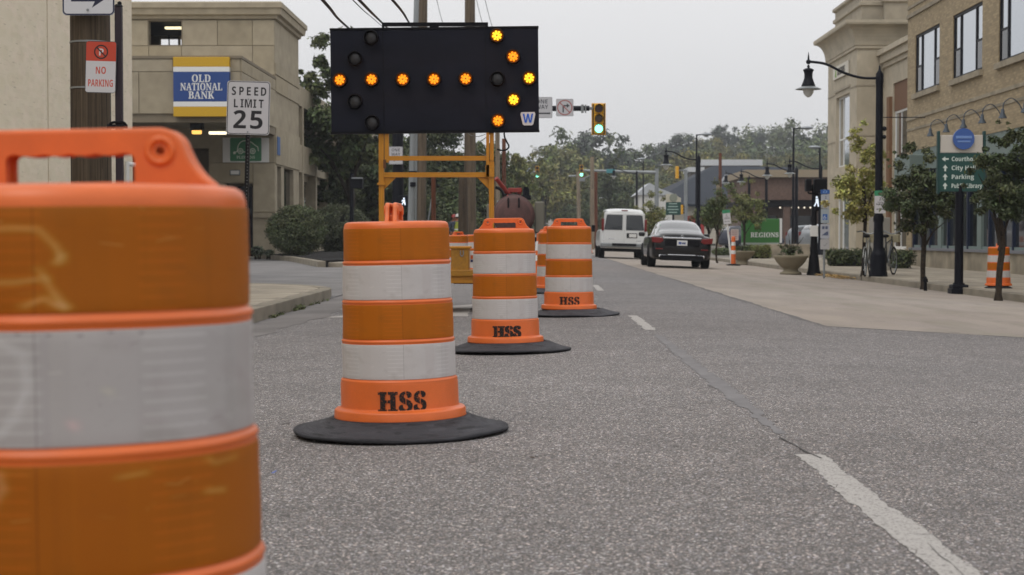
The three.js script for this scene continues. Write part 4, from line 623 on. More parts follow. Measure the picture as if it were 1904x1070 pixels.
// ------------------------------------------------------------------ tank trailer with suction boom
{
  const D = 50, o = onGround(955, D), L = (u, v, dd = D) => at(u, v, dd).sub(o);
  const t = thing('tank_trailer', 'rusty brown vacuum tank trailer with red boom behind the arrow board', 'tank trailer', o);
  const c = L(955, 401), tm = std('#6d4a46', .6, .1, { map: mottle(61, .35, 10, .1, 256, 1) }), rd = std('#8c2f28', .6);
  const pr = []; for (let k = 0; k <= 8; k++) { const a = k / 8 * Math.PI / 2; pr.push([.60 * Math.sin(a), .16 * Math.cos(a)]); }
  part(t, 'tank', [lathe([...pr, [.60, -3.2], [0, -3.4]], 40).rotateX(Math.PI / 2).translate(0, c.y, -.1)], tm);
  part(t, 'tank_rib', [-.15, -1.2, -2.2].map((z) => new THREE.TorusGeometry(.605, .03, 8, 40).translate(0, c.y, z)), tm);
  part(t, 'hatch_clamp', [-.16, .16].map((x) => rbox(.05, .3, .05, .01, x, c.y + .38, .03)), M.dark);
  part(t, 'side_tank', rbox(.3, .95, 2.6, .05, .78, c.y - .05, -1.6), std('#6a675c', .7)); part(t, 'side_tank', rbox(.2, .8, 2.6, .05, -.72, c.y - .05, -1.6), std('#6a675c', .7));
  part(t, 'frame', [rbox(1.5, .14, 3.6, .02, 0, c.y - .72, -1.7)], M.dark);
  for (const s of [-1, 1]) for (const z of [-1.3, -2.2]) { const w = part(t, 'wheel', new THREE.TorusGeometry(.26, .11, 12, 28).rotateY(Math.PI / 2).translate(s * .8, .37, z), M.rubber); part(w, 'rim', cylX(.18, .18, .14, s * .8, .37, z), M.white); }
  const b = part(t, 'boom', [rod(L(922, 331).setZ(-.3), L(946, 362).setZ(-.6), .07), rbox(L(970, 0).x - L(944, 0).x, .14, .2, .02, L(957, 0).x, L(0, 353).y, -.7), rod(L(948, 352).setZ(-.7), L(948, 372).setZ(-.7), .06), rod(L(968, 352).setZ(-.7), L(960, 372).setZ(-.7), .06)], rd);
  part(b, 'hose', tube([L(921, 348), L(930, 352), L(936, 362), L(933, 374), L(926, 380)].map((p) => p.setZ(-.2)), .045, 20, 8), M.black);
  part(t, 'manifold', [rbox(.55, .16, .3, .03, L(950, 0).x, L(0, 365).y, -.5)], M.dark); for (let k = 0; k < 3; k++) part(t, 'marker_lamp', sph(.035, L(944 + k * 4.5, 0).x, L(0, 364).y, -.34, 1, 1, 1, 8), M.red);
  part(t, 'air_cleaner', [cyl(.1, .12, .28, L(978, 0).x, L(0, 358).y, -1.0), cyl(.15, .16, .14, L(978, 0).x, L(0, 366).y, -1.0), cyl(.07, .07, .1, L(978, 0).x, L(0, 349).y, -1.0)], M.navy);
  part(t, 'ladder_rail', rod(L(990, 384).setZ(-.4), L(991, 410).setZ(-.4), .03), M.steel);
}
// ------------------------------------------------------------------ vehicles
// st: stations rear -> front [z, halfWidth, yBottom, yBelt, yTop, halfWidthAtBelt, halfWidthAtRoof]
function loft(st, glassFn) {
  const rings = st.map(([z, w, yb, bl, h, wg, wr]) => { const g = h - bl; const half = [[0, yb], [w - .10, yb], [w - .01, yb + .10], [w + .005, yb + (bl - yb) * .5], [w - .01, bl - .09], [w - .05, bl - .01], [wg, bl + Math.min(.02, g * .3)], [wg + (wr - wg) * .55, bl + g * .55], [wr, h - Math.min(.07, g * .25)], [wr - .09, h - Math.min(.02, g * .08)], [wr * .45, h + Math.min(.01, g * .02)], [0, h + Math.min(.015, g * .03)]]; return { z, half }; });
  const N = 12, P = [], ring = (r) => { const o = []; for (let i = 0; i < N; i++) o.push([r.half[i][0], r.half[i][1]]); for (let i = N - 2; i > 0; i--) o.push([-r.half[i][0], r.half[i][1]]); return o; };
  const RG = rings.map(ring), K = RG[0].length; RG.forEach((r, i) => r.forEach((p) => P.push(p[0], p[1], -st[i][0])));
  const body = [], panes = {};
  for (let i = 0; i + 1 < RG.length; i++) for (let k = 0; k < K; k++) { const k2 = (k + 1) % K, a = i * K + k, b = i * K + k2, c = (i + 1) * K + k2, d = (i + 1) * K + k; const kk = k < N - 1 ? k : K - 1 - k; const gl = glassFn && glassFn(i, kk), key = gl === 'side' ? gl + (k < N - 1 ? 0 : 1) : gl; (gl ? (panes[key] ??= []) : body).push(a, b, c, a, c, d); }
  for (const e of [0, RG.length - 1]) for (let k = 1; k + 1 < K; k++) e ? body.push(e * K, e * K + k, e * K + k + 1) : body.push(0, k + 1, k);
  const mk = (idx) => { const g = new THREE.BufferGeometry(); g.setAttribute('position', new THREE.Float32BufferAttribute(P, 3)); g.setIndex(idx.flatMap((_, i) => i % 3 ? [] : [idx[i], idx[i + 2], idx[i + 1]])); g.computeVertexNormals(); return g; };
  const all = mk([...body, ...Object.values(panes).flat()]).attributes.normal; const fin = (x) => { const g = mk(x); g.setAttribute('normal', all.clone()); const q = g.toNonIndexed(); q.setAttribute('uv', new THREE.BufferAttribute(new Float32Array(q.attributes.position.count * 2), 2)); return q; };
  return [fin(body), Object.values(panes).map(fin)];
}
const tyreGeo = (r, w) => lathe([[r * .6, -w / 2], [r * .93, -w / 2], [r, -w * .36], [r, w * .36], [r * .93, w / 2], [r * .6, w / 2]], 32).rotateZ(Math.PI / 2);
function wheels(t, hw, r, zs, wd, rimM) { for (const z of zs) for (const s of [-1, 1]) { const w = part(t, 'wheel', tyreGeo(r, wd), M.rubber); w.position.set(s * hw, r, -z); const sp = [cylX(r * .62, r * .62, wd * .55, 0, 0, 0, 24), cylX(r * .15, r * .15, wd * .8, 0, 0, 0, 12)]; for (let k = 0; k < 5; k++) sp.push(box(wd * .75, r * .55, r * .13, 0, r * .3, 0).rotateX(k / 5 * Math.PI * 2)); part(w, 'rim', sp, rimM); } }
const plateTex = (s, bg, fg) => canvasTex(256, 128, (x, w, h) => { x.fillStyle = bg; x.fillRect(0, 0, w, h); x.fillStyle = '#4a5f9a'; x.fillRect(30, 30, 80, 74); x.fillStyle = fg; x.fillRect(120, 44, 100, 50); });
const carGlass = new THREE.MeshPhysicalMaterial({ color: '#1d2226', roughness: .04, ior: 1.5, clearcoat: 1, clearcoatRoughness: .03 });
const tailM = std('#6e100d', .3), amberM = std('#a8401a', .3);
function makeSedan(label, pos, turn, paint, cat = 'car') {
  const t = thing('sedan', label, cat, pos, turn);
  const S = [[0, .74, .42, .86, .98, .60, .5], [.05, .83, .32, .92, 1.02, .66, .55], [.16, .89, .27, .95, 1.06, .70, .6], [.45, .915, .25, .97, 1.09, .72, .62], [.78, .925, .24, .97, 1.12, .74, .64], [1.02, .93, .23, .97, 1.22, .74, .64], [1.32, .93, .23, .965, 1.345, .74, .61], [1.62, .93, .23, .96, 1.425, .74, .58], [2.1, .93, .23, .95, 1.455, .74, .57], [2.6, .93, .23, .94, 1.45, .74, .57], [2.95, .93, .23, .93, 1.40, .74, .59], [3.35, .93, .23, .925, 1.22, .74, .63], [3.7, .925, .23, .92, 1.04, .73, .66], [4.2, .91, .25, .86, .95, .70, .62], [4.6, .86, .3, .76, .85, .64, .55], [4.85, .74, .36, .64, .72, .55, .45]];
  const [body, glass] = loft(S, (i, k) => i >= 4 && i <= 6 && k >= 8 && k <= 10 ? 'rear' : i >= 5 && i <= 9 && k >= 6 && k <= 7 && i !== 8 ? 'side' : i >= 10 && i <= 11 && k >= 8 ? 'front' : 0);
  part(t, 'body', body, paint); glass.forEach((g) => part(t, 'window', g, carGlass));
  wheels(t, .82, .335, [1.15, 4.0], .24, M.steel);
  part(t, 'wheel_arch', [1.15, 4.0].flatMap((z) => [-1, 1].map((s) => new THREE.TorusGeometry(.36, .03, 8, 24, Math.PI).rotateY(Math.PI / 2).translate(s * .915, .335, -z))), M.black);
  for (const s of [-1, 1]) {
    const g = extr(s < 0 ? poly([[-.92, .93], [-.60, .90], [-.56, .80], [-.66, .74], [-.90, .76]]) : poly([[.92, .93], [.60, .90], [.56, .80], [.66, .74], [.90, .76]]), .16, .02).translate(0, 0, -.10); part(t, 'tail_light', g, tailM);
    part(t, 'exhaust_tip', rbox(.24, .08, .08, .02, s * .57, .36, -.02), M.chrome); part(t, 'mirror', rbox(.2, .14, .14, .05, s * 1.02, 1.0, -3.05), paint); part(t, 'reflector', rbox(.22, .035, .03, .01, s * .68, .57, .005), tailM);
  }
  part(t, 'trunk_trim', rbox(1.16, .045, .05, .012, 0, .905, .02), M.chrome); part(t, 'bumper_trim', rbox(.84, .03, .05, .01, 0, .40, .01), M.chrome); part(t, 'diffuser', rbox(1.3, .16, .12, .03, 0, .31, .0), M.black);
  part(t, 'plate_recess', rbox(1.04, .2, .03, .02, 0, .76, .012), M.black); const pl = part(t, 'number_plate', rbox(.31, .155, .012, .004, .0, .76, .035), M.white); part(pl, 'print', new THREE.PlaneGeometry(.29, .135).translate(0, .76, .0425), new THREE.MeshStandardMaterial({ map: plateTex('', '#d6d8dc', '#3a4a78'), roughness: .5 }));
  part(t, 'badge', new THREE.TorusGeometry(.035, .007, 8, 20).translate(0, .965, .0), M.chrome);
  return t;
}
{
  const blackPaint = new THREE.MeshPhysicalMaterial({ color: '#08090e', roughness: .35, specularIntensity: .4, clearcoat: .7, clearcoatRoughness: .06 });
  const p = onGround(1267, 50); p.y = groundY(p.x, p.z); makeSedan('black saloon car seen from behind, right of the white van', p, .0, blackPaint).rotation.z = -.034;
  // white passenger van
  const vp = onGround(1159, 69), t = thing('van', 'white passenger van seen from behind, left of the black saloon car', 'van', vp); t.rotation.z = -.03;
  const wp = new THREE.MeshPhysicalMaterial({ color: '#d6d8d8', roughness: .35, clearcoat: .7, clearcoatRoughness: .1 });
  const S = [[0, .90, .48, 1.12, 1.90, .85, .70], [.05, .96, .44, 1.16, 1.99, .89, .74], [.16, 1.0, .42, 1.18, 2.05, .92, .77], [.6, 1.0, .42, 1.18, 2.07, .92, .78], [1.8, 1.0, .42, 1.18, 2.08, .92, .78], [3.2, 1.0, .42, 1.18, 2.08, .92, .78], [3.9, 1.0, .42, 1.17, 2.03, .92, .76], [4.4, .99, .42, 1.15, 1.72, .90, .72], [4.75, .97, .42, 1.12, 1.32, .86, .72], [5.4, .92, .44, .98, 1.10, .80, .66], [5.6, .8, .5, .85, .92, .7, .55]];
  const [body, glass] = loft(S, (i, k) => i >= 3 && i <= 6 && k >= 6 && k <= 7 ? 'side' : i === 7 && k >= 7 ? 'front' : 0); part(t, 'body', body, wp); glass.forEach((g) => part(t, 'window', g, carGlass));
  wheels(t, .86, .37, [1.25, 4.7], .25, M.steel);
  const vw = (s) => { const sh = new THREE.Shape(); sh.moveTo(s * .075, 1.19); sh.lineTo(s * .80, 1.19); sh.quadraticCurveTo(s * .83, 1.19, s * .82, 1.24); sh.lineTo(s * .74, 1.78); sh.quadraticCurveTo(s * .73, 1.82, s * .68, 1.82); sh.lineTo(s * .075, 1.82); sh.closePath(); return extr(sh, .03).translate(0, 0, .0); };
  for (const s of [-1, 1]) { const w = part(t, 'rear_door', rbox(.83, 1.26, .05, .03, s * .425, 1.26, -.005), wp); const q = part(w, 'window', vw(s), carGlass); part(w, 'hinge', [rbox(.05, .06, .03, .01, s * .83, 1.1, .02), rbox(.05, .06, .03, .01, s * .83, .78, .02)], wp); part(t, 'tail_light', rbox(.1, .5, .14, .02, s * .885, 1.40, -.03), tailM); }
  part(t, 'bumper', rbox(1.92, .17, .2, .04, 0, .56, -.03), M.galv); part(t, 'bumper_step', rbox(1.0, .1, .22, .02, .02, .585, -.005), M.dark); part(t, 'plate_recess', rbox(.44, .2, .03, .02, .33, .97, .02), M.dark); part(t, 'number_plate', rbox(.3, .14, .01, .004, .36, .97, .04), M.white); part(t, 'badge', [rbox(.26, .03, .012, .004, -.52, .82, .022), rbox(.22, .03, .012, .004, .62, .76, .022)], M.chrome);
  part(t, 'mirror', rbox(.16, .3, .12, .04, -1.12, 1.25, -4.3), M.black); part(t, 'underbody', rbox(1.6, .22, 4.6, .05, 0, .40, -2.6), M.black); part(t, 'brake_lamp', rbox(.26, .05, .05, .015, 0, 2.0, -.04), tailM);
  // parked cars in the lot behind the planters
  const silver = new THREE.MeshPhysicalMaterial({ color: '#8d9296', roughness: .35, metalness: .4, clearcoat: .8 });
  const lot = (u, d) => { const q = onGround(u, d); q.y = -.12; return q; };
  function makeSUV(label, pos, turn, paint) {
    const c = thing('parked_car', label, 'car', pos, turn); const S = [[0, .80, .45, 1.0, 1.10, .62, .5], [.08, .88, .36, 1.02, 1.38, .70, .56], [.3, .93, .32, 1.03, 1.62, .74, .6], [.8, .94, .3, 1.03, 1.69, .75, .6], [2.0, .94, .3, 1.02, 1.71, .75, .6], [2.8, .94, .3, 1.0, 1.64, .75, .6], [3.4, .94, .3, .99, 1.22, .74, .64], [3.6, .93, .3, .98, 1.08, .73, .64], [4.3, .88, .36, .88, .98, .66, .56], [4.5, .76, .42, .74, .82, .55, .45]];
    const [b, g] = loft(S, (i, k) => i >= 2 && i <= 4 && k >= 6 && k <= 7 ? 'side' : i === 1 && k >= 8 ? 'rear' : i >= 5 && i <= 6 && k >= 8 ? 'front' : 0); part(c, 'body', b, paint); g.forEach((q) => part(c, 'window', q, carGlass)); wheels(c, .84, .35, [.95, 3.65], .24, M.steel); for (const s of [-1, 1]) part(c, 'tail_light', rbox(.12, .4, .12, .03, s * .78, 1.05, -.06), tailM); return c;
  }
  makeSUV('silver parked car nearest the corner building behind the big planter', lot(1497, 100), -1.25, silver);
  makeSUV('silver grey parked car left of the nearest parked silver car', lot(1470, 112), -1.3, std('#7d8388', .35, .3));
  makeSUV('dark blue parked car left of the white leaning sign post', lot(1345, 118), -1.2, std('#1a2036', .3, .2));
  // far pickup with lit brake lamps
  const fp = onGround(1015, 395), f = thing('box_truck', 'far truck with red tail lamps climbing the hill road', 'truck', fp); part(f, 'body', rbox(2.3, 2.0, 4, .12, 0, 2.0, -2), std('#55585c', .6)); part(f, 'window', rbox(1.7, .8, .05, .1, 0, 2.4, .0), M.glassDark); part(f, 'bumper', rbox(2.3, .5, .3, .06, 0, .85, .0), std('#a9aaac', .5)); for (const s of [-1, 1]) { part(f, 'tail_lamp', sph(.2, s * .85, 1.35, .05, 1, 1, .5, 10), emis('#ff3020', 2.2)); part(f, 'wheel', tyreGeo(.5, .4).translate(s * .9, .5, -.8), M.rubber); }
}
// ------------------------------------------------------------------ signs
function plate(parent, w, h, r, tex, z = 0, y = 0, x = 0, back = M.signBack) {
  const b = part(parent, 'panel', extr(roundRect(w, h, r), .006).translate(x, y, z), back);
  part(parent, 'face', faceUV(new THREE.ShapeGeometry(roundRect(w - .002, h - .002, r))).translate(x, y, z + .0085), new THREE.MeshStandardMaterial({ map: tex, roughness: .55 })); return b;
}
const ctext = (x, s, cx, cy, px, wmax) => { x.font = 'bold ' + px + 'px sans-serif'; x.textAlign = 'center'; x.textBaseline = 'middle'; x.save(); x.translate(cx, cy); const m = x.measureText(s).width; if (wmax && m > wmax) x.scale(wmax / m, 1); x.fillText(s, 0, 0); x.restore(); };
const border = (x, w, h, col, lw, ins, r) => { x.strokeStyle = col; x.lineWidth = lw; x.beginPath(); x.roundRect(ins, ins, w - 2 * ins, h - 2 * ins, r); x.stroke(); };
const arrowLeft = (x, x0, x1, y, th) => { x.fillRect(x0 + th, y - th / 2, x1 - x0 - th, th); x.beginPath(); x.moveTo(x0, y); x.lineTo(x0 + th * 2, y - th * 1.5); x.lineTo(x0 + th * 2, y + th * 1.5); x.fill(); };
{ // wooden utility pole with arrow sign, the nearest pole
  const d = 17.6, p = onGround(170, d); const t = thing('utility_pole', 'thick weathered wooden utility pole at the kerb in front of the cream brick wall', 'utility pole', p);
  part(t, 'pole', new THREE.CylinderGeometry(.19, .214, 9.2, 28, 8).translate(0, 4.6, 0), M.wood);
  for (const v of [80, 165]) part(t, 'band', cyl(.213, .213, .018, 0, at(170, v, d).y - p.y, 0, 28), M.galv);
  const s = thing('arrow_sign', 'white sign with dark blue right arrow on the wooden pole, cut by the top edge', 'sign', at(164, -2, 17.3));
  const tx = canvasTex(512, 320, (x, w, h) => { x.fillStyle = '#c9cad0'; x.fillRect(0, 0, w, h); border(x, w, h, '#1c2140', 14, 8, 40); x.fillStyle = '#171b38'; x.fillRect(85, 128, 270, 58); x.beginPath(); x.moveTo(430, 157); x.lineTo(290, 66); x.lineTo(320, 128); x.lineTo(320, 186); x.lineTo(290, 248); x.fill(); x.fillStyle = '#33343c'; x.beginPath(); x.arc(250, 270, 9, 0, 7); x.fill(); });
  plate(s, .54, .338, .04, tx, 0, .0, 0); part(s, 'bolt', [cylZ(.014, .014, .012, -.006, -.115, .012, 10)], M.steel);
}
{ // no parking sign on its own dark post
  const d = 16.6, p = onGround(223, d); const t = thing('no_parking_sign', 'red and white no parking sign on a dark post beside the wooden pole', 'sign', p);
  const k = 3100 / d, top = at(223, 12, d).y - p.y; part(t, 'post', rbox(.07, top, .07, .01, 0, top / 2, 0), std('#2a2029', .5, .3)); part(t, 'cap', [cyl(.03, .045, .02, 0, top + .01, 0), sph(.022, .01, top + .03, 0)], M.black);
  part(t, 'clamp', [tube([[-.1, 0, .05], [-.06, .03, .06], [0, .035, .06], [.06, .03, .06], [.08, 0, .05]].map(([a, b, c]) => [a, b + at(0, 235, d).y - p.y, c]), .014, 16, 8), cylX(.022, .022, .2, -.01, at(0, 236, d).y - p.y, .05)], M.dark);
  const c = at(190, 126, d).sub(p); const tx = canvasTex(384, 640, (x, w, h) => { x.fillStyle = '#c3c2c6'; x.fillRect(0, 0, w, h); x.fillStyle = '#b8402a'; x.fillRect(0, 0, w, 246); x.fillStyle = '#c9c6ca'; ctext(x, 'P', 192, 136, 120); x.strokeStyle = '#1b1418'; x.lineWidth = 17; x.beginPath(); x.arc(192, 132, 80, 0, 7); x.stroke(); x.beginPath(); x.moveTo(135, 76); x.lineTo(249, 188); x.stroke(); x.fillStyle = '#bb4430'; ctext(x, 'NO', 192, 362, 122, 140); ctext(x, 'PARKING', 192, 520, 122, 322); border(x, w, h, '#1d1c24', 6, 3, 30); });
  const g = new THREE.Group(); g.name = 'sign_plate'; g.position.set(c.x, c.y, .06); g.rotation.z = -.03; t.add(g); plate(g, .307, .51, .035, tx);
}
{ // speed limit sign
  const d = 23.6, p = onGround(453, d); const t = thing('speed_limit_sign', 'white speed limit 25 sign on a perforated black post', 'sign', p); t.rotation.z = -.03;
  const c = at(461, 201, d).sub(p); part(t, 'post', [box(.052, c.y + .36, .012, 0, (c.y + .36) / 2, -.012), box(.008, c.y + .36, .04, -.026, (c.y + .36) / 2, .004), box(.008, c.y + .36, .04, .026, (c.y + .36) / 2, .004)], std('#1f1d1f', .5, .4));
  part(t, 'post_hole', Array.from({ length: 46 }, (_, i) => cylZ(.0075, .0075, .004, 0, .3 + i * .048, -.0045, 8)), M.galv);
  const tx = canvasTex(512, 640, (x, w, h) => { x.fillStyle = '#bfbec3'; x.fillRect(0, 0, w, h); border(x, w, h, '#1b1b22', 8, 10, 34); x.fillStyle = '#15151c'; const sp = (s, y, px, st, xs) => { [...s].forEach((ch, i) => { x.save(); x.translate(256 + (i - (s.length - 1) / 2) * st, y); x.scale(xs, 1); ctext(x, ch, 0, 0, px); x.restore(); }); }; sp('SPEED', 122, 140, 88, .82); sp('LIMIT', 268, 140, 76, .82); sp('25', 462, 300, 200, 1.05); });
  const g = new THREE.Group(); g.name = 'sign_plate'; g.position.set(.0, c.y, .03); t.add(g); plate(g, .61, .755, .04, tx); part(g, 'bolt', [cylZ(.012, .012, .006, 0, .02 + .1, .012, 10), cylZ(.012, .012, .006, 0, -.34, .012, 10)], M.steel);
}
// ------------------------------------------------------------------ street lamps
const lampGlass = new THREE.MeshPhysicalMaterial({ color: '#d6d6d2', roughness: .3, transmission: .12, thickness: 0 });
const headGeo = lathe([[.0, .92], [.03, .90], [.05, .84], [.03, .80], [.10, .78], [.17, .74], [.18, .70], [.15, .66], [.135, .55], [.14, .42], [.19, .27], [.225, .17], [.23, .13], [.0, .14]], 28);
const skirtGeo = lathe([[.18, .15], [.42, .035], [.425, .02], [.20, .09], [.17, .12]], 32), bulbGeo = lathe([[.19, .11], [.185, .0], [.16, -.12], [.10, -.22], [.03, -.265], [0, -.27]], 28);
function streetLamp(label, u, d, topV, arm, side = -1) {
  const p = onGround(u, d); const t = thing('street_lamp', label, 'street lamp', p, 0, undefined); const top = at(u, topV, d).y - p.y, yA = top - .30;
  const fl = lathe([[.22, 0], [.215, .1], [.2, .13], [.19, .5], [.16, .58], [.14, .62], [.12, .7], [.105, 1.3], [.125, 1.34], [.125, 1.45], [.095, 1.5], [.09, 2.4], [.085, yA - .16], [.095, yA - .1], [.09, yA + .1], [.03, yA + .19], [.015, top], [0, top]], 24);
  part(t, 'pole', fl, M.navy);
  part(t, 'arm', [tube([[0, yA, 0], [side * arm * .25, yA + .01, 0], [side * arm * .5, yA + .13, 0], [side * arm * .76, yA + .34, 0], [side * arm, yA + .40, 0]], .032, 24, 8), sph(.06, side * arm, yA + .39, 0), cyl(.05, .05, .16, 0, yA, 0), cyl(.005, .03, .2, side * arm, yA + .52, 0)], M.navy);
  const h = part(t, 'lamp_head', headGeo.clone().scale(.72, .66, .72).translate(side * arm, yA - .28, 0), M.navy); part(h, 'skirt', skirtGeo.clone().scale(.72, .66, .72).translate(side * arm, yA - .28, 0), M.galv); part(h, 'bulb', bulbGeo.clone().scale(.72, .66, .72).translate(side * arm, yA - .28, 0), lampGlass);
  return t;
}
const L1 = streetLamp('nearest tall dark street lamp with hanging bell lamp, carrying a green parking sign', 1634, 40, 122, 1.70);
part(L1, 'fitting', [sph(.06, .12, 3.55, 0), sph(.05, .12, 3.35, 0)], M.navy);
part(L1, 'banner_arm', [tube([[0, 3.82, 0], [1.1, 3.82, 0]], .012, 2, 6)], M.navy);
streetLamp('street lamp with hanging bell lamp above the black saloon car, beyond the tall nearest one', 1299, 77, 285, 1.5);
streetLamp('street lamp behind the pedestrian signal, rightmost of the four lamps at the shop plaza', 1526, 86, 303, 1.6);
streetLamp('second street lamp from the right at the shop plaza, above the big planter', 1481, 91, 308, 1.6);
streetLamp('third lamp from the right at the shop plaza, before the green board', 1425, 103, 322, 1.55);
streetLamp('leftmost and farthest street lamp at the shop plaza', 1393, 108, 325, 1.5);
streetLamp('distant street lamp below the mast arm with the street name sign', 1184, 138, 316, 1.9);
// tall poles with flat cobra heads
function cobra(label, u, d, v, arm) { const p = onGround(u, d), t = thing('light_pole', label, 'light pole', p), y = at(u, v, d).y - p.y; part(t, 'pole', cyl(.05, .1, y, 0, y / 2, 0, 12), M.navy); part(t, 'arm', rod([0, y - .05, 0], [arm * .5, y, 0], .04), M.navy); part(t, 'lamp_head', sph(.3, arm * .8, y + .0, 0, 1.25, .34, .6, 14), M.steel); return t; }
cobra('tall slender light pole with cobra head rising beside the cream corner building', 1475, 95, 238, .95);
cobra('tall slender light pole with flat head behind the second street lamp', 1295, 110, 250, .8);
cobra('tall slender light pole right of the cobra head pole', 1524, 100, 274, -.4);
cobra('distant slender light pole over the white passenger van', 1196, 150, 296, -.3);

// ------------------------------------------------------------------ traffic signals
const lensOff = (c) => std(c, .3), greenOn = emis('#7dffdc', 3.2), redOn = emis('#ff3a1c', 3.2);
function signalHead(parent, s, lit, plateOn) {                        // three-lens head, origin at its centre, facing +z
  const h = new THREE.Group(); h.name = 'signal_head'; parent.add(h); h.scale.setScalar(s);
  if (plateOn) { part(h, 'backplate', [rbox(.50, 1.12, .02, .02, 0, 0, -.06)], M.sigYellow); part(h, 'backplate_panel', [rbox(.44, 1.06, .02, .02, 0, 0, -.045)], std('#3a3120', .7)); }
  part(h, 'housing', [0, 1, 2].map((i) => rbox(.34, .345, .2, .03, 0, .35 - i * .35, .05)), M.sigYellow);
  ['#3a100c', '#4a3208', '#0d3a2c'].forEach((c, i) => {
    const y = .35 - i * .35, on = lit === i; part(h, 'lens', cylZ(.125, .135, .03, 0, y, .165, 24), on ? (i === 2 ? greenOn : redOn) : lensOff(c));
    part(h, 'visor', new THREE.CylinderGeometry(.15, .155, .2, 24, 1, true, Math.PI * .25, Math.PI * 1.5).rotateX(-Math.PI / 2).rotateZ(Math.PI).translate(0, y, .24), std('#231d10', .7));
  });
  return h;
}
{ // near signal: dark mast arm reaching over the road from the left
  const d = 59, p = onGround(740, d), t = thing('traffic_signal', 'nearest traffic signal with green light on a dark mast arm over the road', 'traffic signal', p), L = (u, v) => at(u, v, d).sub(p);
  const yA = L(1000, 203).y, xe = L(1096, 204).x;
  part(t, 'pole', lathe([[.3, 0], [.29, .12], [.24, .5], [.23, 1.0], [.20, 1.1], [.19, yA + .5], [.0, yA + .55]], 24), M.navy);
  part(t, 'mast_arm', rod([0, yA, 0], [xe, yA + .02, 0], .13, .09, 14), M.navy);
  const h = signalHead(t, 1, 2, true); const c = L(1113, 222); h.position.set(c.x, c.y, .05);
  part(t, 'arm_clamp', [rbox(.1, .3, .06, .02, L(1083, 0).x, yA, .1), rbox(.05, .3, .06, .02, L(1089, 0).x, yA, .1), rbox(.2, .1, .1, .02, xe + .02, yA + .02, 0)], M.galv);
  // signs on the arm
  const s1 = thing('one_way_sign', 'one way sign with left arrow hung on the mast arm, half behind the arrow board', 'sign', at(1007, 201, d).setZ(at(1007, 201, d).z + .2)); plate(s1, .76, .74, .04, canvasTex(320, 320, (x, w, h2) => { x.fillStyle = '#b9b9bd'; x.fillRect(0, 0, w, h2); border(x, w, h2, '#8a8a90', 5, 6, 18); x.fillStyle = '#4a4b52'; ctext(x, 'ONE', 165, 68, 86, 200); ctext(x, 'WAY', 165, 150, 86, 220); x.fillStyle = '#2c2d33'; arrowLeft(x, 60, 290, 248, 22); }));
  const s2 = thing('no_right_turn_sign', 'square no right turn sign on the mast arm beside the green signal', 'sign', at(1050, 201, d).setZ(at(1050, 201, d).z + .2)); plate(s2, .61, .61, .04, canvasTex(320, 320, (x, w, h2) => { x.fillStyle = '#b9b9bd'; x.fillRect(0, 0, w, h2); border(x, w, h2, '#8a8a90', 5, 6, 18); x.strokeStyle = '#33343a'; x.lineWidth = 26; x.beginPath(); x.moveTo(130, 250); x.lineTo(130, 150); x.quadraticCurveTo(130, 125, 160, 125); x.lineTo(205, 125); x.stroke(); x.fillStyle = '#33343a'; x.beginPath(); x.moveTo(252, 125); x.lineTo(196, 82); x.lineTo(196, 168); x.fill(); x.strokeStyle = '#9a5552'; x.lineWidth = 20; x.beginPath(); x.arc(160, 160, 132, 0, 7); x.stroke(); x.beginPath(); x.moveTo(68, 68); x.lineTo(252, 252); x.stroke(); }));
  const s3 = thing('one_way_sign', 'one way sign with left arrow on the dark signal pole below the arrow board', 'sign', at(737, 290, d).setZ(at(737, 290, d).z + .28)); plate(s3, .49, .62, .03, canvasTex(256, 320, (x, w, h2) => { x.fillStyle = '#bdbcc0'; x.fillRect(0, 0, w, h2); border(x, w, h2, '#55565c', 4, 8, 16); x.fillStyle = '#3c3d44'; ctext(x, 'ONE', 128, 62, 78, 170); ctext(x, 'WAY', 128, 140, 78, 170); x.fillStyle = '#222328'; arrowLeft(x, 60, 210, 236, 24); }));
  // pedestrian signal showing a white walking figure
  const w = thing('pedestrian_signal', 'pedestrian signal with white walking figure on the dark pole behind the trailer', 'pedestrian signal', at(752, 375, d).setZ(at(752, 375, d).z + .25)); part(w, 'housing', rbox(.36, .42, .24, .03), M.navy); part(w, 'walking_figure', [sph(.03, .01, .10, .125, 1, 1, .3, 10), extr(poly([[-.03, .06], [.04, .06], [.05, -.02], [.07, -.13], [.035, -.13], [.0, -.04], [-.05, -.13], [-.085, -.12], [-.03, -.02]]), .012).translate(0, 0, .12), rod([-.03, .05, .128], [-.07, -.01, .128], .012)], emis('#e8f2ff', 1.3));
}
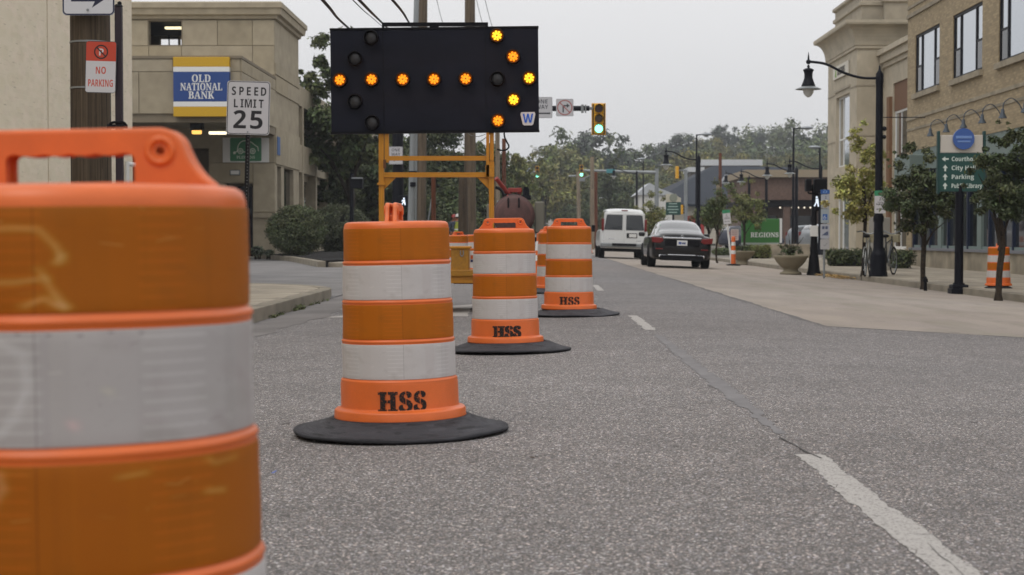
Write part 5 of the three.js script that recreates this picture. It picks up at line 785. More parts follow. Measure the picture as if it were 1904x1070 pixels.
{ // pedestrian signals at the right corner
  const d = 46, p = onGround(1514, d), t = thing('pedestrian_signal', 'black pedestrian signals on a fluted pole beside the tall narrow sign stack', 'pedestrian signal', p), L = (u, v) => at(u, v, d).sub(p);
  part(t, 'pole', lathe([[.2, 0], [.195, .08], [.17, .12], [.13, .5], [.10, .62], [.09, 1.1], [.075, 1.2], [.07, L(0, 345).y], [0, L(0, 340).y]], 20), M.black);
  part(t, 'signal_box', rbox(.36, .38, .22, .03, L(1526, 0).x, L(0, 346).y, .12), M.black); part(t, 'signal_box', rbox(.16, .34, .28, .03, L(1504, 0).x, L(0, 345).y, .1), M.black); part(t, 'bracket', tube([L(1504, 352), L(1504, 359), L(1512, 360)], .03, 12, 6), M.black);
  part(t, 'walking_figure', [sph(.03, 0, .13, 0, 1, 1, .3, 8), extr(poly([[-.03, .09], [.04, .09], [.05, 0], [.06, -.13], [.03, -.13], [0, -.02], [-.05, -.13], [-.08, -.11], [-.03, 0]]), .012)].map((g) => g.translate(L(1519.5, 0).x, L(0, 376).y, .15)), emis('#dfe9f5', 1.1)); part(t, 'button_box', [rbox(.22, .3, .02, .01, L(1515, 0).x, L(0, 430).y, .12)], M.white);
  part(t, 'signal_box', rbox(.12, .5, .2, .02, L(1520, 0).x, L(0, 376).y, .03), M.black);
}
{ // ped signal post among the left trees
  const d = 66, p = onGround(654, d), t = thing('pedestrian_signal', 'dark pedestrian signal post among the trees left of the trailer', 'pedestrian signal', p), L = (u, v) => at(u, v, d).sub(p);
  part(t, 'pole', cyl(.07, .1, L(0, 322).y, 0, L(0, 322).y / 2, 0, 14), M.navy); part(t, 'signal_box', rbox(.5, .42, .24, .03, L(662, 0).x, L(0, 341).y, .05), M.navy); part(t, 'hood', rbox(.44, .05, .1, .01, L(664, 0).x, L(0, 332).y, .22), M.signBack);
}
{ // second crossing
  const d = 150, p = onGround(1221, d), t = thing('traffic_signal', 'grey mast arm signal with green light from the right, with blue-green street name plate', 'traffic signal', p), L = (u, v) => at(u, v, d).sub(p);
  part(t, 'pole', cyl(.17, .24, L(0, 314).y, 0, L(0, 314).y / 2, 0, 16), M.galv); part(t, 'mast_arm', rod(L(1221, 321), L(1081, 317), .16, .10, 12), M.galv); const h = signalHead(t, 1.0, 2, false); h.position.copy(L(1081, 318)).setZ(.2); part(t, 'street_name_plate', rbox(.78, .36, .04, .02, L(1136, 0).x, L(0, 318.5).y, .2), std('#3f7f86', .5)); part(t, 'camera_box', rbox(.5, .35, .3, .05, L(1083, 0).x, L(0, 334).y, .1), M.signBack);
  const p2 = onGround(878, d + 2), t2 = thing('traffic_signal', 'grey mast arm signal with green light from the left, behind the red boom', 'traffic signal', p2), L2 = (u, v) => at(u, v, d + 2).sub(p2);
  part(t2, 'pole', cyl(.17, .24, L2(0, 314).y, 0, L2(0, 314).y / 2, 0, 16), M.galv); part(t2, 'mast_arm', rod(L2(878, 321), L2(999, 320), .16, .10, 12), M.galv); const h2 = signalHead(t2, 1.0, 2, false); h2.position.copy(L2(999, 320)).setZ(.2);
  [[929, 313, 14, 25, '#b3b2b4'], [945, 335, 12, 17, '#b9b8b6'], [945, 315, 12, 8, '#a9b6d0'], [982, 319, 11, 12, '#a9b4c4'], [957, 336, 7, 12, '#7a88a0']].forEach(([u, v, w, hh, c]) => part(t2, 'sign_panel', rbox(w / 20.4, hh / 20.4, .04, .02, L2(u, v).x, L2(u, v).y, .25), std(c, .6)));
  const p3 = onGround(1275, d), t3 = thing('traffic_signal', 'grey pole with a yellow signal seen from the side', 'traffic signal', p3), L3 = (u, v) => at(u, v, d).sub(p3); part(t3, 'pole', cyl(.15, .2, L3(0, 316).y, 0, L3(0, 316).y / 2, 0, 16), M.galv); const h3 = signalHead(t3, 1.05, -1, false); h3.position.copy(L3(1258, 321)).setZ(.1); h3.rotation.y = 1.9; part(t3, 'bracket', rod(L3(1275, 317), L3(1258, 317), .06), M.galv); const h4 = signalHead(t3, .8, -1, false); h4.position.copy(L3(1267, 390)).setZ(.1); h4.rotation.y = 1.9;
}
{ // third crossing with red lights
  const d = 255, p = onGround(1135, d), t = thing('traffic_signal', 'far grey mast arm with two red lights across the road', 'traffic signal', p), L = (u, v) => at(u, v, d).sub(p);
  part(t, 'pole', cyl(.2, .28, L(0, 362).y, 0, L(0, 362).y / 2, 0, 14), M.galv); part(t, 'mast_arm', rod(L(1135, 369), L(1003, 368), .14, .12, 10), M.galv);
  for (const u of [1003, 1045]) { const h = signalHead(t, .95, 0, false); h.position.copy(L(u, 369)).setZ(.2); } part(t, 'street_name_plate', rbox(.8, .3, .05, .02, L(1079, 0).x, L(0, 369).y, .2), std('#4a7fae', .5)); const h = signalHead(t, 1.0, -1, false); h.position.copy(L(1128, 368)).setZ(.2); h.rotation.y = 1.6; part(t, 'camera_box', sph(.22, L(1013, 0).x, L(0, 362).y, .1), M.white);
}
// ------------------------------------------------------------------ poles and wires
function woodPole(label, u, d, v, r, lean = 0, m = M.wood) { const p = onGround(u, d), h = at(u, v, d).y - p.y, t = thing('utility_pole', label, 'utility pole', p); part(t, 'pole', new THREE.CylinderGeometry(r * .8, r, h, 16).translate(0, h / 2, 0), m); t.rotation.z = lean; return t; }
const paleWood = std('#e0d8cc', .95, 0, { map: M.wood.map }), redWood = std('#a8694a', .95, 0, { map: M.wood.map });
{
  const greyWood = std('#a99f93', .95, 0, { map: M.wood.map });
  const a = woodPole('grey wooden utility pole rising behind the centre of the arrow board', 781, 62, -60, .21, -.012, greyWood); part(a, 'guy_guard', rod([.1, 0, .2], [.42, 2.2, .2], .03), M.galv); part(a, 'conduit', [rod([-.16, 0, .16], [-.16, 5.5, .14], .04)], M.galv);
  const b = thing('light_pole', 'pale grey metal pole left of the wooden pole behind the arrow board', 'light pole', onGround(762, 58)); part(b, 'pole', rod([0, 0, 0], [.26, 9.6, 0], .13, .085, 14), M.galv); part(b, 'collar', [cyl(.15, .15, .12, .11, 3.0, 0), rbox(.2, .16, .16, .03, .12, 2.6, .12)], M.navy);
  woodPole('grey wooden utility pole rising behind the right half of the arrow board', 874, 64, -40, .24, -.0, greyWood);
  woodPole('dark lower wooden pole stub beside the taller grey pole', 861, 61, 330, .2, 0, M.wood);
  woodPole('thin brown post behind the trailer cross bars', 806, 60, 330, .10, 0, redWood);
  woodPole('thin reddish pole right of the arrow board masts', 937, 110, 258, .16, 0, redWood);
  const c = thing('light_pole', 'pair of pale blue-grey conduits near the right trailer mast', 'light pole', onGround(922, 56)); part(c, 'conduit', [rod([0, 0, 0], [.1, 2.1, 0], .07)], M.galv); part(c, 'conduit', [rod([.18, 0, 0], [.22, 2.0, 0], .06)], M.galv);
  woodPole('thin pale pole right of the wires under the arrow board', 925, 75, 120, .12, 0, paleWood);
  woodPole('pale wooden pole left of the white van', 1101, 130, 292, .19, 0, paleWood);
  woodPole('shorter pale post in front of the pale wooden pole', 1102, 120, 352, .14, 0, paleWood);
  woodPole('reddish wooden pole just right of the pale wooden pole', 1107, 132, 320, .2, 0, redWood);
  const e = woodPole('grey pole with a lamp arm by the red lights', 1077, 170, 320, .22, .015, paleWood); part(e, 'lamp_arm', [rod([0, 6.6, 0], [1.4, 7.2, 0], .05), rbox(.8, .2, .3, .08, -.6, 7.1, 0)], M.galv);
  woodPole('reddish wooden pole in front of the dark metal roof', 1339, 150, 285, .17, 0, redWood); woodPole('pale post below the reddish pole by the dark metal roof', 1335, 148, 343, .19, 0, paleWood);
  // overhead wires
  const wires = [[[600, 0], [642, 47], 9.0], [[668, 0], [712, 44], 10], [[730, 0], [762, 44], 11], [[656, 0], [700, 40], 13]];
  const ends = [at(770, 150, 63), at(790, 120, 63), at(800, 100, 63), at(780, 110, 63)];
  wires.forEach(([a1, b1, d1], i) => { const p0 = at(a1[0] - 90, a1[1] - 95, d1), p1 = at(a1[0], a1[1], d1 * 1.3), p2 = at(b1[0], b1[1], d1 * 2.2); solo('overhead_wire', tube([p0, p1, p2, ends[i]], i === 3 ? .006 : .013, 40, 5), M.black, ['leftmost of the overhead wires, dropping behind the left corner of the arrow board', 'middle overhead wire ending behind the arrow board top rail', 'rightmost thick overhead wire ending at the arrow board top rail', 'thinnest overhead wire beside the middle one'][i], 'wire'); });
  [[812, 0, 40], [886, 0, 40], [902, 0, 40]].forEach(([u, v, dv], i) => { const s = 1; solo('overhead_wire', tube([at(u - 12, -60, 40), at(u, 0, 52), at(u + 12, 46, 60), at(u + 30, 90, 75)], .009, 20, 5), M.black, ['thin wire between the two wooden poles above the arrow board', 'thin wire just right of the right wooden pole above the board', 'second thin wire right of the right wooden pole above the board'][i], 'wire'); });
}
// ------------------------------------------------------------------ right pavement furniture
{ // green two-hour parking sign on the first lamp
  const p = at(1635, 376, 39.7), s = thing('parking_sign', 'green and white two hour parking sign on the nearest street lamp', 'sign', p); s.position.z += .12;
  const px = (draw) => canvasTex(256, 512, draw); const park = (x, w, h, top) => { x.fillStyle = '#c4c3c6'; x.fillRect(0, 0, w, h); x.fillStyle = top; x.fillRect(0, 0, w, 120); x.strokeStyle = '#17402c'; x.lineWidth = 10; x.beginPath(); x.arc(128, 62, 36, 0, 7); x.stroke(); x.fillStyle = '#3a3b40'; ctext(x, '2', 128, 190, 92); ctext(x, 'HOUR', 128, 262, 40); ctext(x, 'PARKING', 128, 310, 48, 190); arrowLeft(x, 40, 120, 420, 14); x.save(); x.translate(256, 0); x.scale(-1, 1); arrowLeft(x, 40, 120, 420, 14); x.restore(); };
  plate(s, .27, .54, .02, px((x, w, h) => park(x, w, h, '#2f8a60')));
  // leaning white post with green-topped sign
  const q = onGround(1361, 61), t = thing('parking_sign', 'leaning white post with a green topped parking sign by the far planter', 'sign', q); t.rotation.z = .11; const h = at(1352, 392, 61).y - q.y; part(t, 'post', rbox(.07, h, .04, .01, 0, h / 2, 0), M.white); const g = new THREE.Group(); g.name = 'sign_plate'; g.position.set(.0, h - .22, .04); t.add(g); plate(g, .28, .52, .02, px((x, w, hh) => park(x, w, hh, '#2f8a60')));
  const q2 = onGround(1366, 63), t2 = thing('notice_sign', 'small pale notice board above the delineator post', 'sign', q2); const y2 = at(0, 437, 63).y - q2.y; part(t2, 'post', rbox(.05, y2 + .2, .03, .01, 0, (y2 + .2) / 2, 0), M.galv); const g2 = new THREE.Group(); g2.name = 'sign_plate'; g2.position.set(0, y2, .03); t2.add(g2); plate(g2, .3, .42, .02, canvasTex(128, 192, (x, w, hh) => { x.fillStyle = '#b9aaa6'; x.fillRect(0, 0, w, hh); x.fillStyle = '#8d6f6c'; for (let i = 0; i < 5; i++) x.fillRect(16, 24 + i * 32, 96, 12); }));
  // tall stack of signs on a grey post
  const d = 42, r = onGround(1533, d), k = thing('sign_stack', 'grey post with a stack of blue and white parking signs', 'sign', r), L = (u, v) => at(u, v, d).sub(r); part(k, 'post', rbox(.05, L(0, 352).y, .04, .01, 0, L(0, 352).y / 2, 0), M.galv);
  const mk = (v0, v1, w, draw) => { const g = new THREE.Group(); g.name = 'sign_plate'; const y0 = L(0, v1).y, y1 = L(0, v0).y; g.position.set(0.01, (y0 + y1) / 2, .035); k.add(g); plate(g, w, y1 - y0, .015, canvasTex(128, 192, draw)); };
  const bg = (x, c) => { x.fillStyle = c; x.fillRect(0, 0, 128, 192); };
  mk(353, 361, .23, (x) => { bg(x, '#2f5ea8'); x.strokeStyle = '#8fb0e0'; x.lineWidth = 12; x.beginPath(); x.ellipse(64, 96, 22, 50, 0, 0, 7); x.stroke(); });
  mk(362, 388, .21, (x) => { bg(x, '#b4b8c2'); x.fillStyle = '#4a5068'; ctext(x, '2', 74, 40, 50); ctext(x, 'HOUR', 64, 90, 32); x.fillRect(30, 130, 60, 14); });
  mk(389, 415, .21, (x) => { bg(x, '#a9b4bc'); x.fillStyle = '#3a68b4'; x.fillRect(28, 70, 72, 80); x.strokeStyle = '#d0d8e4'; x.lineWidth = 8; x.beginPath(); x.arc(60, 122, 18, 0, 5); x.moveTo(60, 85); x.lineTo(62, 115); x.lineTo(84, 118); x.stroke(); });
  mk(417, 444, .23, (x) => { bg(x, '#b9bcc6'); x.fillStyle = '#55607e'; x.fillRect(24, 28, 34, 38); x.fillRect(70, 28, 34, 38); x.beginPath(); x.moveTo(20, 150); x.lineTo(84, 100); x.lineTo(110, 100); x.lineTo(110, 150); x.fill(); });
  mk(445, 464, .23, (x) => { bg(x, '#b8b7b8'); x.strokeStyle = '#8d8d92'; x.lineWidth = 9; x.beginPath(); x.moveTo(44, 110); x.lineTo(62, 130); x.lineTo(96, 70); x.stroke(); });
}
{ // wayfinding sign
  const d = 31.5, p = onGround(1784, d), t = thing('wayfinding_sign', 'dark green wayfinding sign with blue disc and white arrows between the two dark trees', 'sign', p), L = (u, v) => at(u, v, d).sub(p);
  part(t, 'post', cyl(.075, .085, L(0, 345).y, 0, L(0, 345).y / 2, 0, 20), M.navy); part(t, 'foot', [cyl(.11, .115, .05, 0, .18, 0), rbox(.3, .08, .3, .02, 0, .14, 0), rbox(.34, .11, .34, .015, 0, .05, 0)], M.navy);
  const w = L(1832, 0).x - L(1747, 0).x, x0 = L(1747, 0).x, y0 = L(0, 357).y, y1 = L(0, 285).y, y2 = L(0, 252).y;
  part(t, 'panel', rbox(w, y1 - y0, .09, .01, x0 + w / 2, (y0 + y1) / 2, .02), std('#0e3a38', .5)); part(t, 'header', rbox(w - .06, y2 - y1, .07, .01, x0 + w / 2, (y1 + y2) / 2 + .003, .02), std('#bfb9b0', .6)); for (const q of [x0, x0 + w]) part(t, 'side_rail', rbox(.045, y2 - y0 + .12, .11, .01, q, (y0 + y2) / 2 + .02, .02), std('#0e3a38', .5));
  const disc = L(1790, 259); part(t, 'disc', [cylZ(.2, .2, .05, disc.x, disc.y, .09, 40)], std('#35589c', .4)); part(t, 'disc_band', [rbox(.3, .05, .01, .004, disc.x, disc.y + .03, .118), rbox(.24, .03, .01, .004, disc.x, disc.y - .05, .118)], std('#6d8cc4', .5));
  const tw = canvasTex(768, 656, (x, W, H) => { x.fillStyle = '#14443f'; x.fillRect(0, 0, W, H); x.fillStyle = '#c9d2cc'; x.font = 'bold 108px sans-serif'; x.textBaseline = 'middle'; ['Courthouse', 'City Hall', 'Parking', 'Public Library'].forEach((s, i) => { const y = 92 + i * 158; x.fillText(s, 205, y, 540); if (!i) arrowLeft(x, 40, 160, y, 30); else { x.save(); x.translate(100, y); x.rotate(Math.PI / 2); arrowLeft(x, -58, 58, 0, 30); x.restore(); } }); });
  part(t, 'lettering', new THREE.PlaneGeometry(w - .03, y1 - y0 - .03).translate(x0 + w / 2, (y0 + y1) / 2, .068), new THREE.MeshStandardMaterial({ map: tw, roughness: .6 }));
  // the same kind of sign far down the street
  const d2 = 92, p2 = onGround(1252, d2), t2 = thing('wayfinding_sign', 'far dark green wayfinding board with cream header and grey disc behind the black car', 'sign', p2), L2 = (u, v) => at(u, v, d2).sub(p2), w2 = L2(1266, 0).x - L2(1238, 0).x;
  part(t2, 'post', [cyl(.06, .07, L2(0, 400).y, 0, L2(0, 400).y / 2, 0, 14)], M.navy); part(t2, 'panel', rbox(w2, L2(0, 376).y - L2(0, 400).y, .1, .02, 0, (L2(0, 376).y + L2(0, 400).y) / 2, 0), std('#1c443f', .5)); const hs = new THREE.Shape(); const hh = L2(0, 361).y - L2(0, 376).y; hs.moveTo(-w2 / 2, 0); hs.lineTo(w2 / 2, 0); hs.lineTo(w2 / 2, hh * .5); hs.quadraticCurveTo(w2 * .3, hh * .6, .12, hh); hs.lineTo(-w2 / 2, hh); hs.closePath(); part(t2, 'header', extr(hs, .08).translate(0, L2(0, 376).y + .003, -.04), std('#b8b4a4', .6)); part(t2, 'disc', cylZ(.22, .22, .05, 0, L2(0, 368).y, .06, 24), std('#7e8478', .6)); for (let i = 0; i < 4; i++) part(t2, 'text_line', box(w2 * (.55 + .2 * ((i * 7) % 3) / 2), .06, .01, -.02, L2(0, 379 + i * 5.4).y, .056), std('#93a8a2', .6));
}
{ // green bank board and low wall
  const d = 88, p = onGround(1424, d), t = thing('bank_board', 'green bank board with white REGIONS lettering at the plaza', 'sign', p), L = (u, v) => at(u, v, d).sub(p);
  const x0 = L(1382, 0).x, x1 = L(1452, 0).x, y0 = L(0, 452).y, y1 = L(0, 407).y; part(t, 'panel', rbox(x1 - x0, y1 - y0, .4, .03, (x0 + x1) / 2, (y0 + y1) / 2, -.2), std('#2f6a2b', .5)); part(t, 'end_panel', rbox(.12, y1 - y0 + .02, .44, .02, x1 + .07, (y0 + y1) / 2, -.2), M.white); part(t, 'base', rbox(x1 - x0, y0 + .1, .4, .02, (x0 + x1) / 2, y0 / 2 - .03, -.2), std('#8f9790', .8)); const tx = text('REGIONS', .25, .02, serifFont, .92); part(t, 'lettering', tx.translate(L(1424, 0).x, L(0, 437).y, .002), M.white);
}
{ // concrete planters
  const pts = [[0, .0], [.30, 0], [.30, .05], [.22, .09], [.19, .14], [.22, .18], [.30, .24], [.40, .36], [.455, .46], [.47, .47], [.47, .515], [.46, .53], [.42, .53], [.40, .47], [0, .46]];
  const stone = std('#a1977f', .92, 0, { map: concTex });
  const p = onGround(1471, 46), t = thing('planter', 'large round concrete pedestal planter at the right kerb', 'planter', p); t.scale.setScalar(1.0); part(t, 'bowl', lathe(pts, 40), stone); part(t, 'soil', cyl(.41, .41, .03, 0, .485, 0, 24), M.dark);
  copy(t, 'smaller looking far concrete planter by the leaning sign post', onGround(1381, 63));
}
{ // brown parched plants stand in the planters; low concrete wall by the plaza
  const d = 74, a = at(1428, 455, d), c = at(1505, 475, d); solo('low_wall', metreUV(rbox(c.x - a.x, .62, .35, .02, (a.x + c.x) / 2, .2, a.z)), M.concrete, 'low pale concrete wall behind the big planter', 'wall');
  const bx = thing('utility_cabinet', 'grey utility cabinet behind the bicycle and the nearest street lamp', 'cabinet', onGround(1636, 47)); part(bx, 'body', rbox(.5, 1.5, .5, .02, 0, .75, 0), std('#8b8880', .6)); part(bx, 'door', rbox(.2, 1.3, .02, .005, -.12, .76, .255), std('#94929a', .6));
}
function bicycle(label, pos, turn, tone) {
  const t = thing('bicycle', label, 'bicycle', pos, turn); const fm = std(tone, .35, .6), R = .33;
  for (const x of [-.52, .52]) { const w = part(t, 'wheel', new THREE.TorusGeometry(R, .018, 8, 40).translate(x, R + .02, 0), M.rubber); part(w, 'rim', new THREE.TorusGeometry(R - .022, .01, 6, 36).translate(x, R + .02, 0), M.steel); const sp = []; for (let k = 0; k < 12; k++) sp.push(box(.004, R - .03, .004, 0, (R - .03) / 2, 0).rotateZ(k / 12 * Math.PI * 2).translate(x, R + .02, 0)); part(w, 'spokes', sp, M.steel); part(t, 'mudguard', new THREE.TorusGeometry(R + .03, .012, 6, 20, Math.PI * .8).rotateZ(.3).translate(x, R + .02, 0), fm); }
  part(t, 'frame', [rod([-.52, .35, 0], [-.08, .32, 0], .016), rod([-.52, .35, 0], [-.2, .82, 0], .014), rod([-.08, .32, 0], [-.24, .95, 0], .018), rod([-.08, .32, 0], [.36, .85, 0], .02), rod([-.2, .8, 0], [.35, .9, 0], .018), rod([.34, .98, 0], [.52, .35, 0], .018)], fm);
  part(t, 'saddle', [sph(.13, -.26, .98, 0, 1.1, .35, .7), rbox(.08, .03, .05, .01, -.1, .97, 0)], M.black); part(t, 'handlebar', tube([[.24, 1.08, -.28], [.36, 1.1, -.2], [.34, 1.03, 0], [.36, 1.1, .2], [.24, 1.08, .28]], .016, 20, 8), M.steel); part(t, 'crank', [cylZ(.09, .09, .02, -.08, .32, .05), rod([-.08, .32, .06], [.02, .2, .06], .012), rod([-.08, .32, -.06], [-.18, .44, -.06], .012)], M.steel); part(t, 'basket', [rbox(.22, .2, .3, .03, .52, .92, 0)], std('#b4ab8f', .8)); return t;
}
bicycle('pale grey bicycle leaning left of the nearest street lamp', onGround(1614, 40.5), 1.25, '#9a9c98');
bicycle('dark bicycle with pale basket just right of the nearest street lamp', onGround(1652, 41.5), 1.1, '#55585a');
{ const q = onGround(1722, 33), t = thing('standpipe', 'small dark standpipe at the foot of the left dark tree', 'standpipe', q); part(t, 'pipe', cyl(.03, .035, .2, 0, .1, 0, 12), M.black); part(t, 'cap', [cyl(.045, .05, .05, 0, .22, 0, 12), sph(.03, 0, .26, 0), cylX(.015, .015, .1, 0, .19, 0)], M.black); }
{ // fallen leaves at the right kerb, and specks on the road
  const r = rng(411), P = [], C = []; const p0 = onGround(1477, 43.5); const c0 = new THREE.Color();
  const leafAt = (x, z, y, s, c) => { const a = r() * 6.28, t = .3 * r(), ca = Math.cos(a) * s, sa = Math.sin(a) * s; const q = [[x + ca, y + t * s, z + sa], [x - sa * .5, y, z + ca * .5], [x - ca, y + t * s, z - sa], [x + sa * .5, y + .3 * s, z - ca * .5]]; for (const k of [0, 1, 2, 0, 2, 3]) { P.push(...q[k]); C.push(c.r, c.g, c.b); } };
  for (let i = 0; i < 900; i++) { const a = (r() + r() + r() - 1.5) * .75, b = (r() + r() - 1) * .9; c0.setHSL(.075 + r() * .03, .5 + r() * .2, .16 + r() * .14); leafAt(7.95 + a * .35, p0.z + b * 2.6, -.21 + r() * .05, .04, c0); }
  const g = new THREE.BufferGeometry(); g.setAttribute('position', new THREE.Float32BufferAttribute(P, 3)); g.setAttribute('color', new THREE.Float32BufferAttribute(C, 3)); g.computeVertexNormals(); const o = solo('fallen_leaves', new THREE.BufferGeometry(), M.dark, 'patch of brown fallen leaves in the right gutter before the planter', 'leaves', undefined, 'stuff'); o.geometry = g; o.material = new THREE.MeshStandardMaterial({ vertexColors: true, roughness: .95, side: THREE.DoubleSide });
  const lp = onGround(990, 6.62); const lf = thing('fallen_leaf', 'single curled dead leaf lying on the asphalt near the big stencilled drum', 'leaf', lp, .4); part(lf, 'blade', (() => { const s = new THREE.PlaneGeometry(.028, .016, 6, 4).rotateX(-Math.PI / 2), p = s.attributes.position; for (let i = 0; i < p.count; i++) { const x = p.getX(i), z = p.getZ(i) * (1 - Math.pow(Math.abs(x) / .0145, 2) * .9); p.setZ(i, z); p.setY(i, .004 + z * z * 60 + x * x * 20); } s.computeVertexNormals(); return s; })(), std('#4a3526', .9, 0, { side: THREE.DoubleSide })); part(lf, 'stem', rod([.013, .008, 0], [.024, .006, .006], .0008), M.dark);
  struct('paint_mark', paint(ragged([[-1.0, 6.34], [-.989, 6.34], [-.987, 6.41], [-.998, 6.41]], 77, .006, .015)), std('#5a6ca6', .8));
}
// ------------------------------------------------------------------ two road workers beyond the drums
function isoBody(bones, lo, hi, res) {                                // smooth union of tapered capsules -> one surface
  const mc = new MarchingCubes(res, new THREE.MeshBasicMaterial(), false, false, 40000); mc.isolation = 0; const S = Math.max(hi[0] - lo[0], hi[1] - lo[1], hi[2] - lo[2]) / 2, c = [0, 1, 2].map((i) => (lo[i] + hi[i]) / 2), h = res / 2, B = bones.map((b) => ({ a: V(...b[0]), b: V(...b[1]), r: b[2], q: b[3] ?? b[2], f: b[4] ?? 1 })), p = V(), ab = V(), ap = V();
  for (let k = 0; k < res; k++) for (let j = 0; j < res; j++) for (let i = 0; i < res; i++) { p.set(c[0] + (i - h) / h * S, c[1] + (j - h) / h * S, c[2] + (k - h) / h * S); let s = 0; for (const b of B) { ab.subVectors(b.b, b.a); ap.subVectors(p, b.a); const t = clamp(ap.dot(ab) / Math.max(1e-6, ab.lengthSq()), 0, 1); const dx = p.x - b.a.x - ab.x * t, dy = p.y - b.a.y - ab.y * t, dz = (p.z - b.a.z - ab.z * t) / b.f; s += Math.exp(-(Math.hypot(dx, dy, dz) - (b.r + (b.q - b.r) * t)) / .022); } mc.field[i + j * res + k * res * res] = .022 * Math.log(Math.max(s, 1e-30)); }
  mc.update(); const n = mc.count, g = new THREE.BufferGeometry(); g.setAttribute('position', new THREE.BufferAttribute(mc.positionArray.slice(0, n * 3), 3)); g.setAttribute('normal', new THREE.BufferAttribute(mc.normalArray.slice(0, n * 3), 3)); g.scale(S, S, S).translate(...c); return g;
}
function worker(label, pos, turn, hatC, vestC, skin) {
  const t = thing('person', label, 'person', pos, turn);
  const body = isoBody([[[0, 1.36, 0], [0, 1.02, 0], .15, .125, .7], [[-.16, 1.40, 0], [.16, 1.40, 0], .075, .075, .8], [[0, .98, 0], [0, .92, 0], .14, .14, .8], [[0, 1.44, 0], [0, 1.52, .01], .055, .05], [[0, 1.60, .015], [0, 1.66, 0], .085, .092], [[0, 1.585, .07], [0, 1.60, .085], .022, .018], [[-.2, 1.39, 0], [-.27, 1.12, -.02], .055, .042], [[-.27, 1.12, -.02], [-.2, .92, .14], .04, .03], [[-.2, .92, .14], [-.18, .86, .2], .035, .022], [[.2, 1.39, 0], [.28, 1.12, 0], .055, .042], [[.28, 1.12, 0], [.24, .9, .1], .04, .03], [[.24, .9, .1], [.23, .83, .14], .035, .022], [[-.09, .9, 0], [-.11, .48, .02], .085, .062], [[-.11, .48, .02], [-.12, .08, -.02], .058, .042], [[-.12, .05, -.03], [-.13, .04, .13], .045, .04], [[.09, .9, 0], [.12, .48, .03], .085, .062], [[.12, .48, .03], [.14, .08, 0], .058, .042], [[.14, .05, -.01], [.15, .04, .15], .045, .04]], [-.5, -.05, -.5], [.5, 1.85, .5], 64);
  const col = new Float32Array(body.attributes.position.count * 3), p = body.attributes.position, c = new THREE.Color(); for (let i = 0; i < p.count; i++) { const y = p.getY(i), x = Math.abs(p.getX(i)); c.set(y > 1.47 || (x > .17 && y < 1.0 && y > .78) ? skin : y < .1 ? '#2a221c' : y < .95 ? '#2c3040' : '#3d4654'); c.toArray(col, i * 3); } body.setAttribute('color', new THREE.BufferAttribute(col, 3));
  const m = shade(new THREE.Mesh(body, new THREE.MeshStandardMaterial({ vertexColors: true, roughness: .85 }))); m.name = 'body'; t.add(m);
  if (vestC) part(t, 'vest', [new THREE.CylinderGeometry(.185, .175, .48, 24, 1, true).scale(1, 1, .78).translate(0, 1.2, 0)], std(vestC, .7, 0, { side: THREE.DoubleSide })), part(t, 'vest_stripe', [new THREE.CylinderGeometry(.182, .181, .05, 24, 1, true).scale(1.01, 1, .8).translate(0, 1.1, 0)], M.white);
  part(t, 'hard_hat', [lathe([[.0, 1.80], [.06, 1.79], [.1, 1.755], [.118, 1.69], [.122, 1.675], [.14, 1.668], [.138, 1.66], [.11, 1.665]], 24), rbox(.16, .012, .08, .005, 0, 1.668, .14)], std(hatC, .4)); part(t, 'hair', [sph(.094, 0, 1.645, -.012, 1, .8, 1, 14)], std('#2a1d14', .9)); return t;
}
worker('road worker in grey-blue shirt and red hard hat behind the big stencilled drum', onGround(844, 76), .6, '#8c2018', null, '#8a5a44');
worker('road worker in yellow-green vest and white hard hat beside the worker in the red hat', onGround(851.5, 74), -2.6, '#c9c9c6', '#98a23c', '#94634a');
worker('road worker in white hard hat, standing by the pole right of the others', onGround(872, 80), 2.2, '#c4c4c4', '#b9bcc0', '#94634a');
// ------------------------------------------------------------------ trees and plants
const leafMat = new THREE.MeshPhysicalMaterial({ vertexColors: true, roughness: 1, specularIntensity: .25, side: THREE.DoubleSide });
const bark = std('#54493d', .95, 0, { map: M.wood.map });
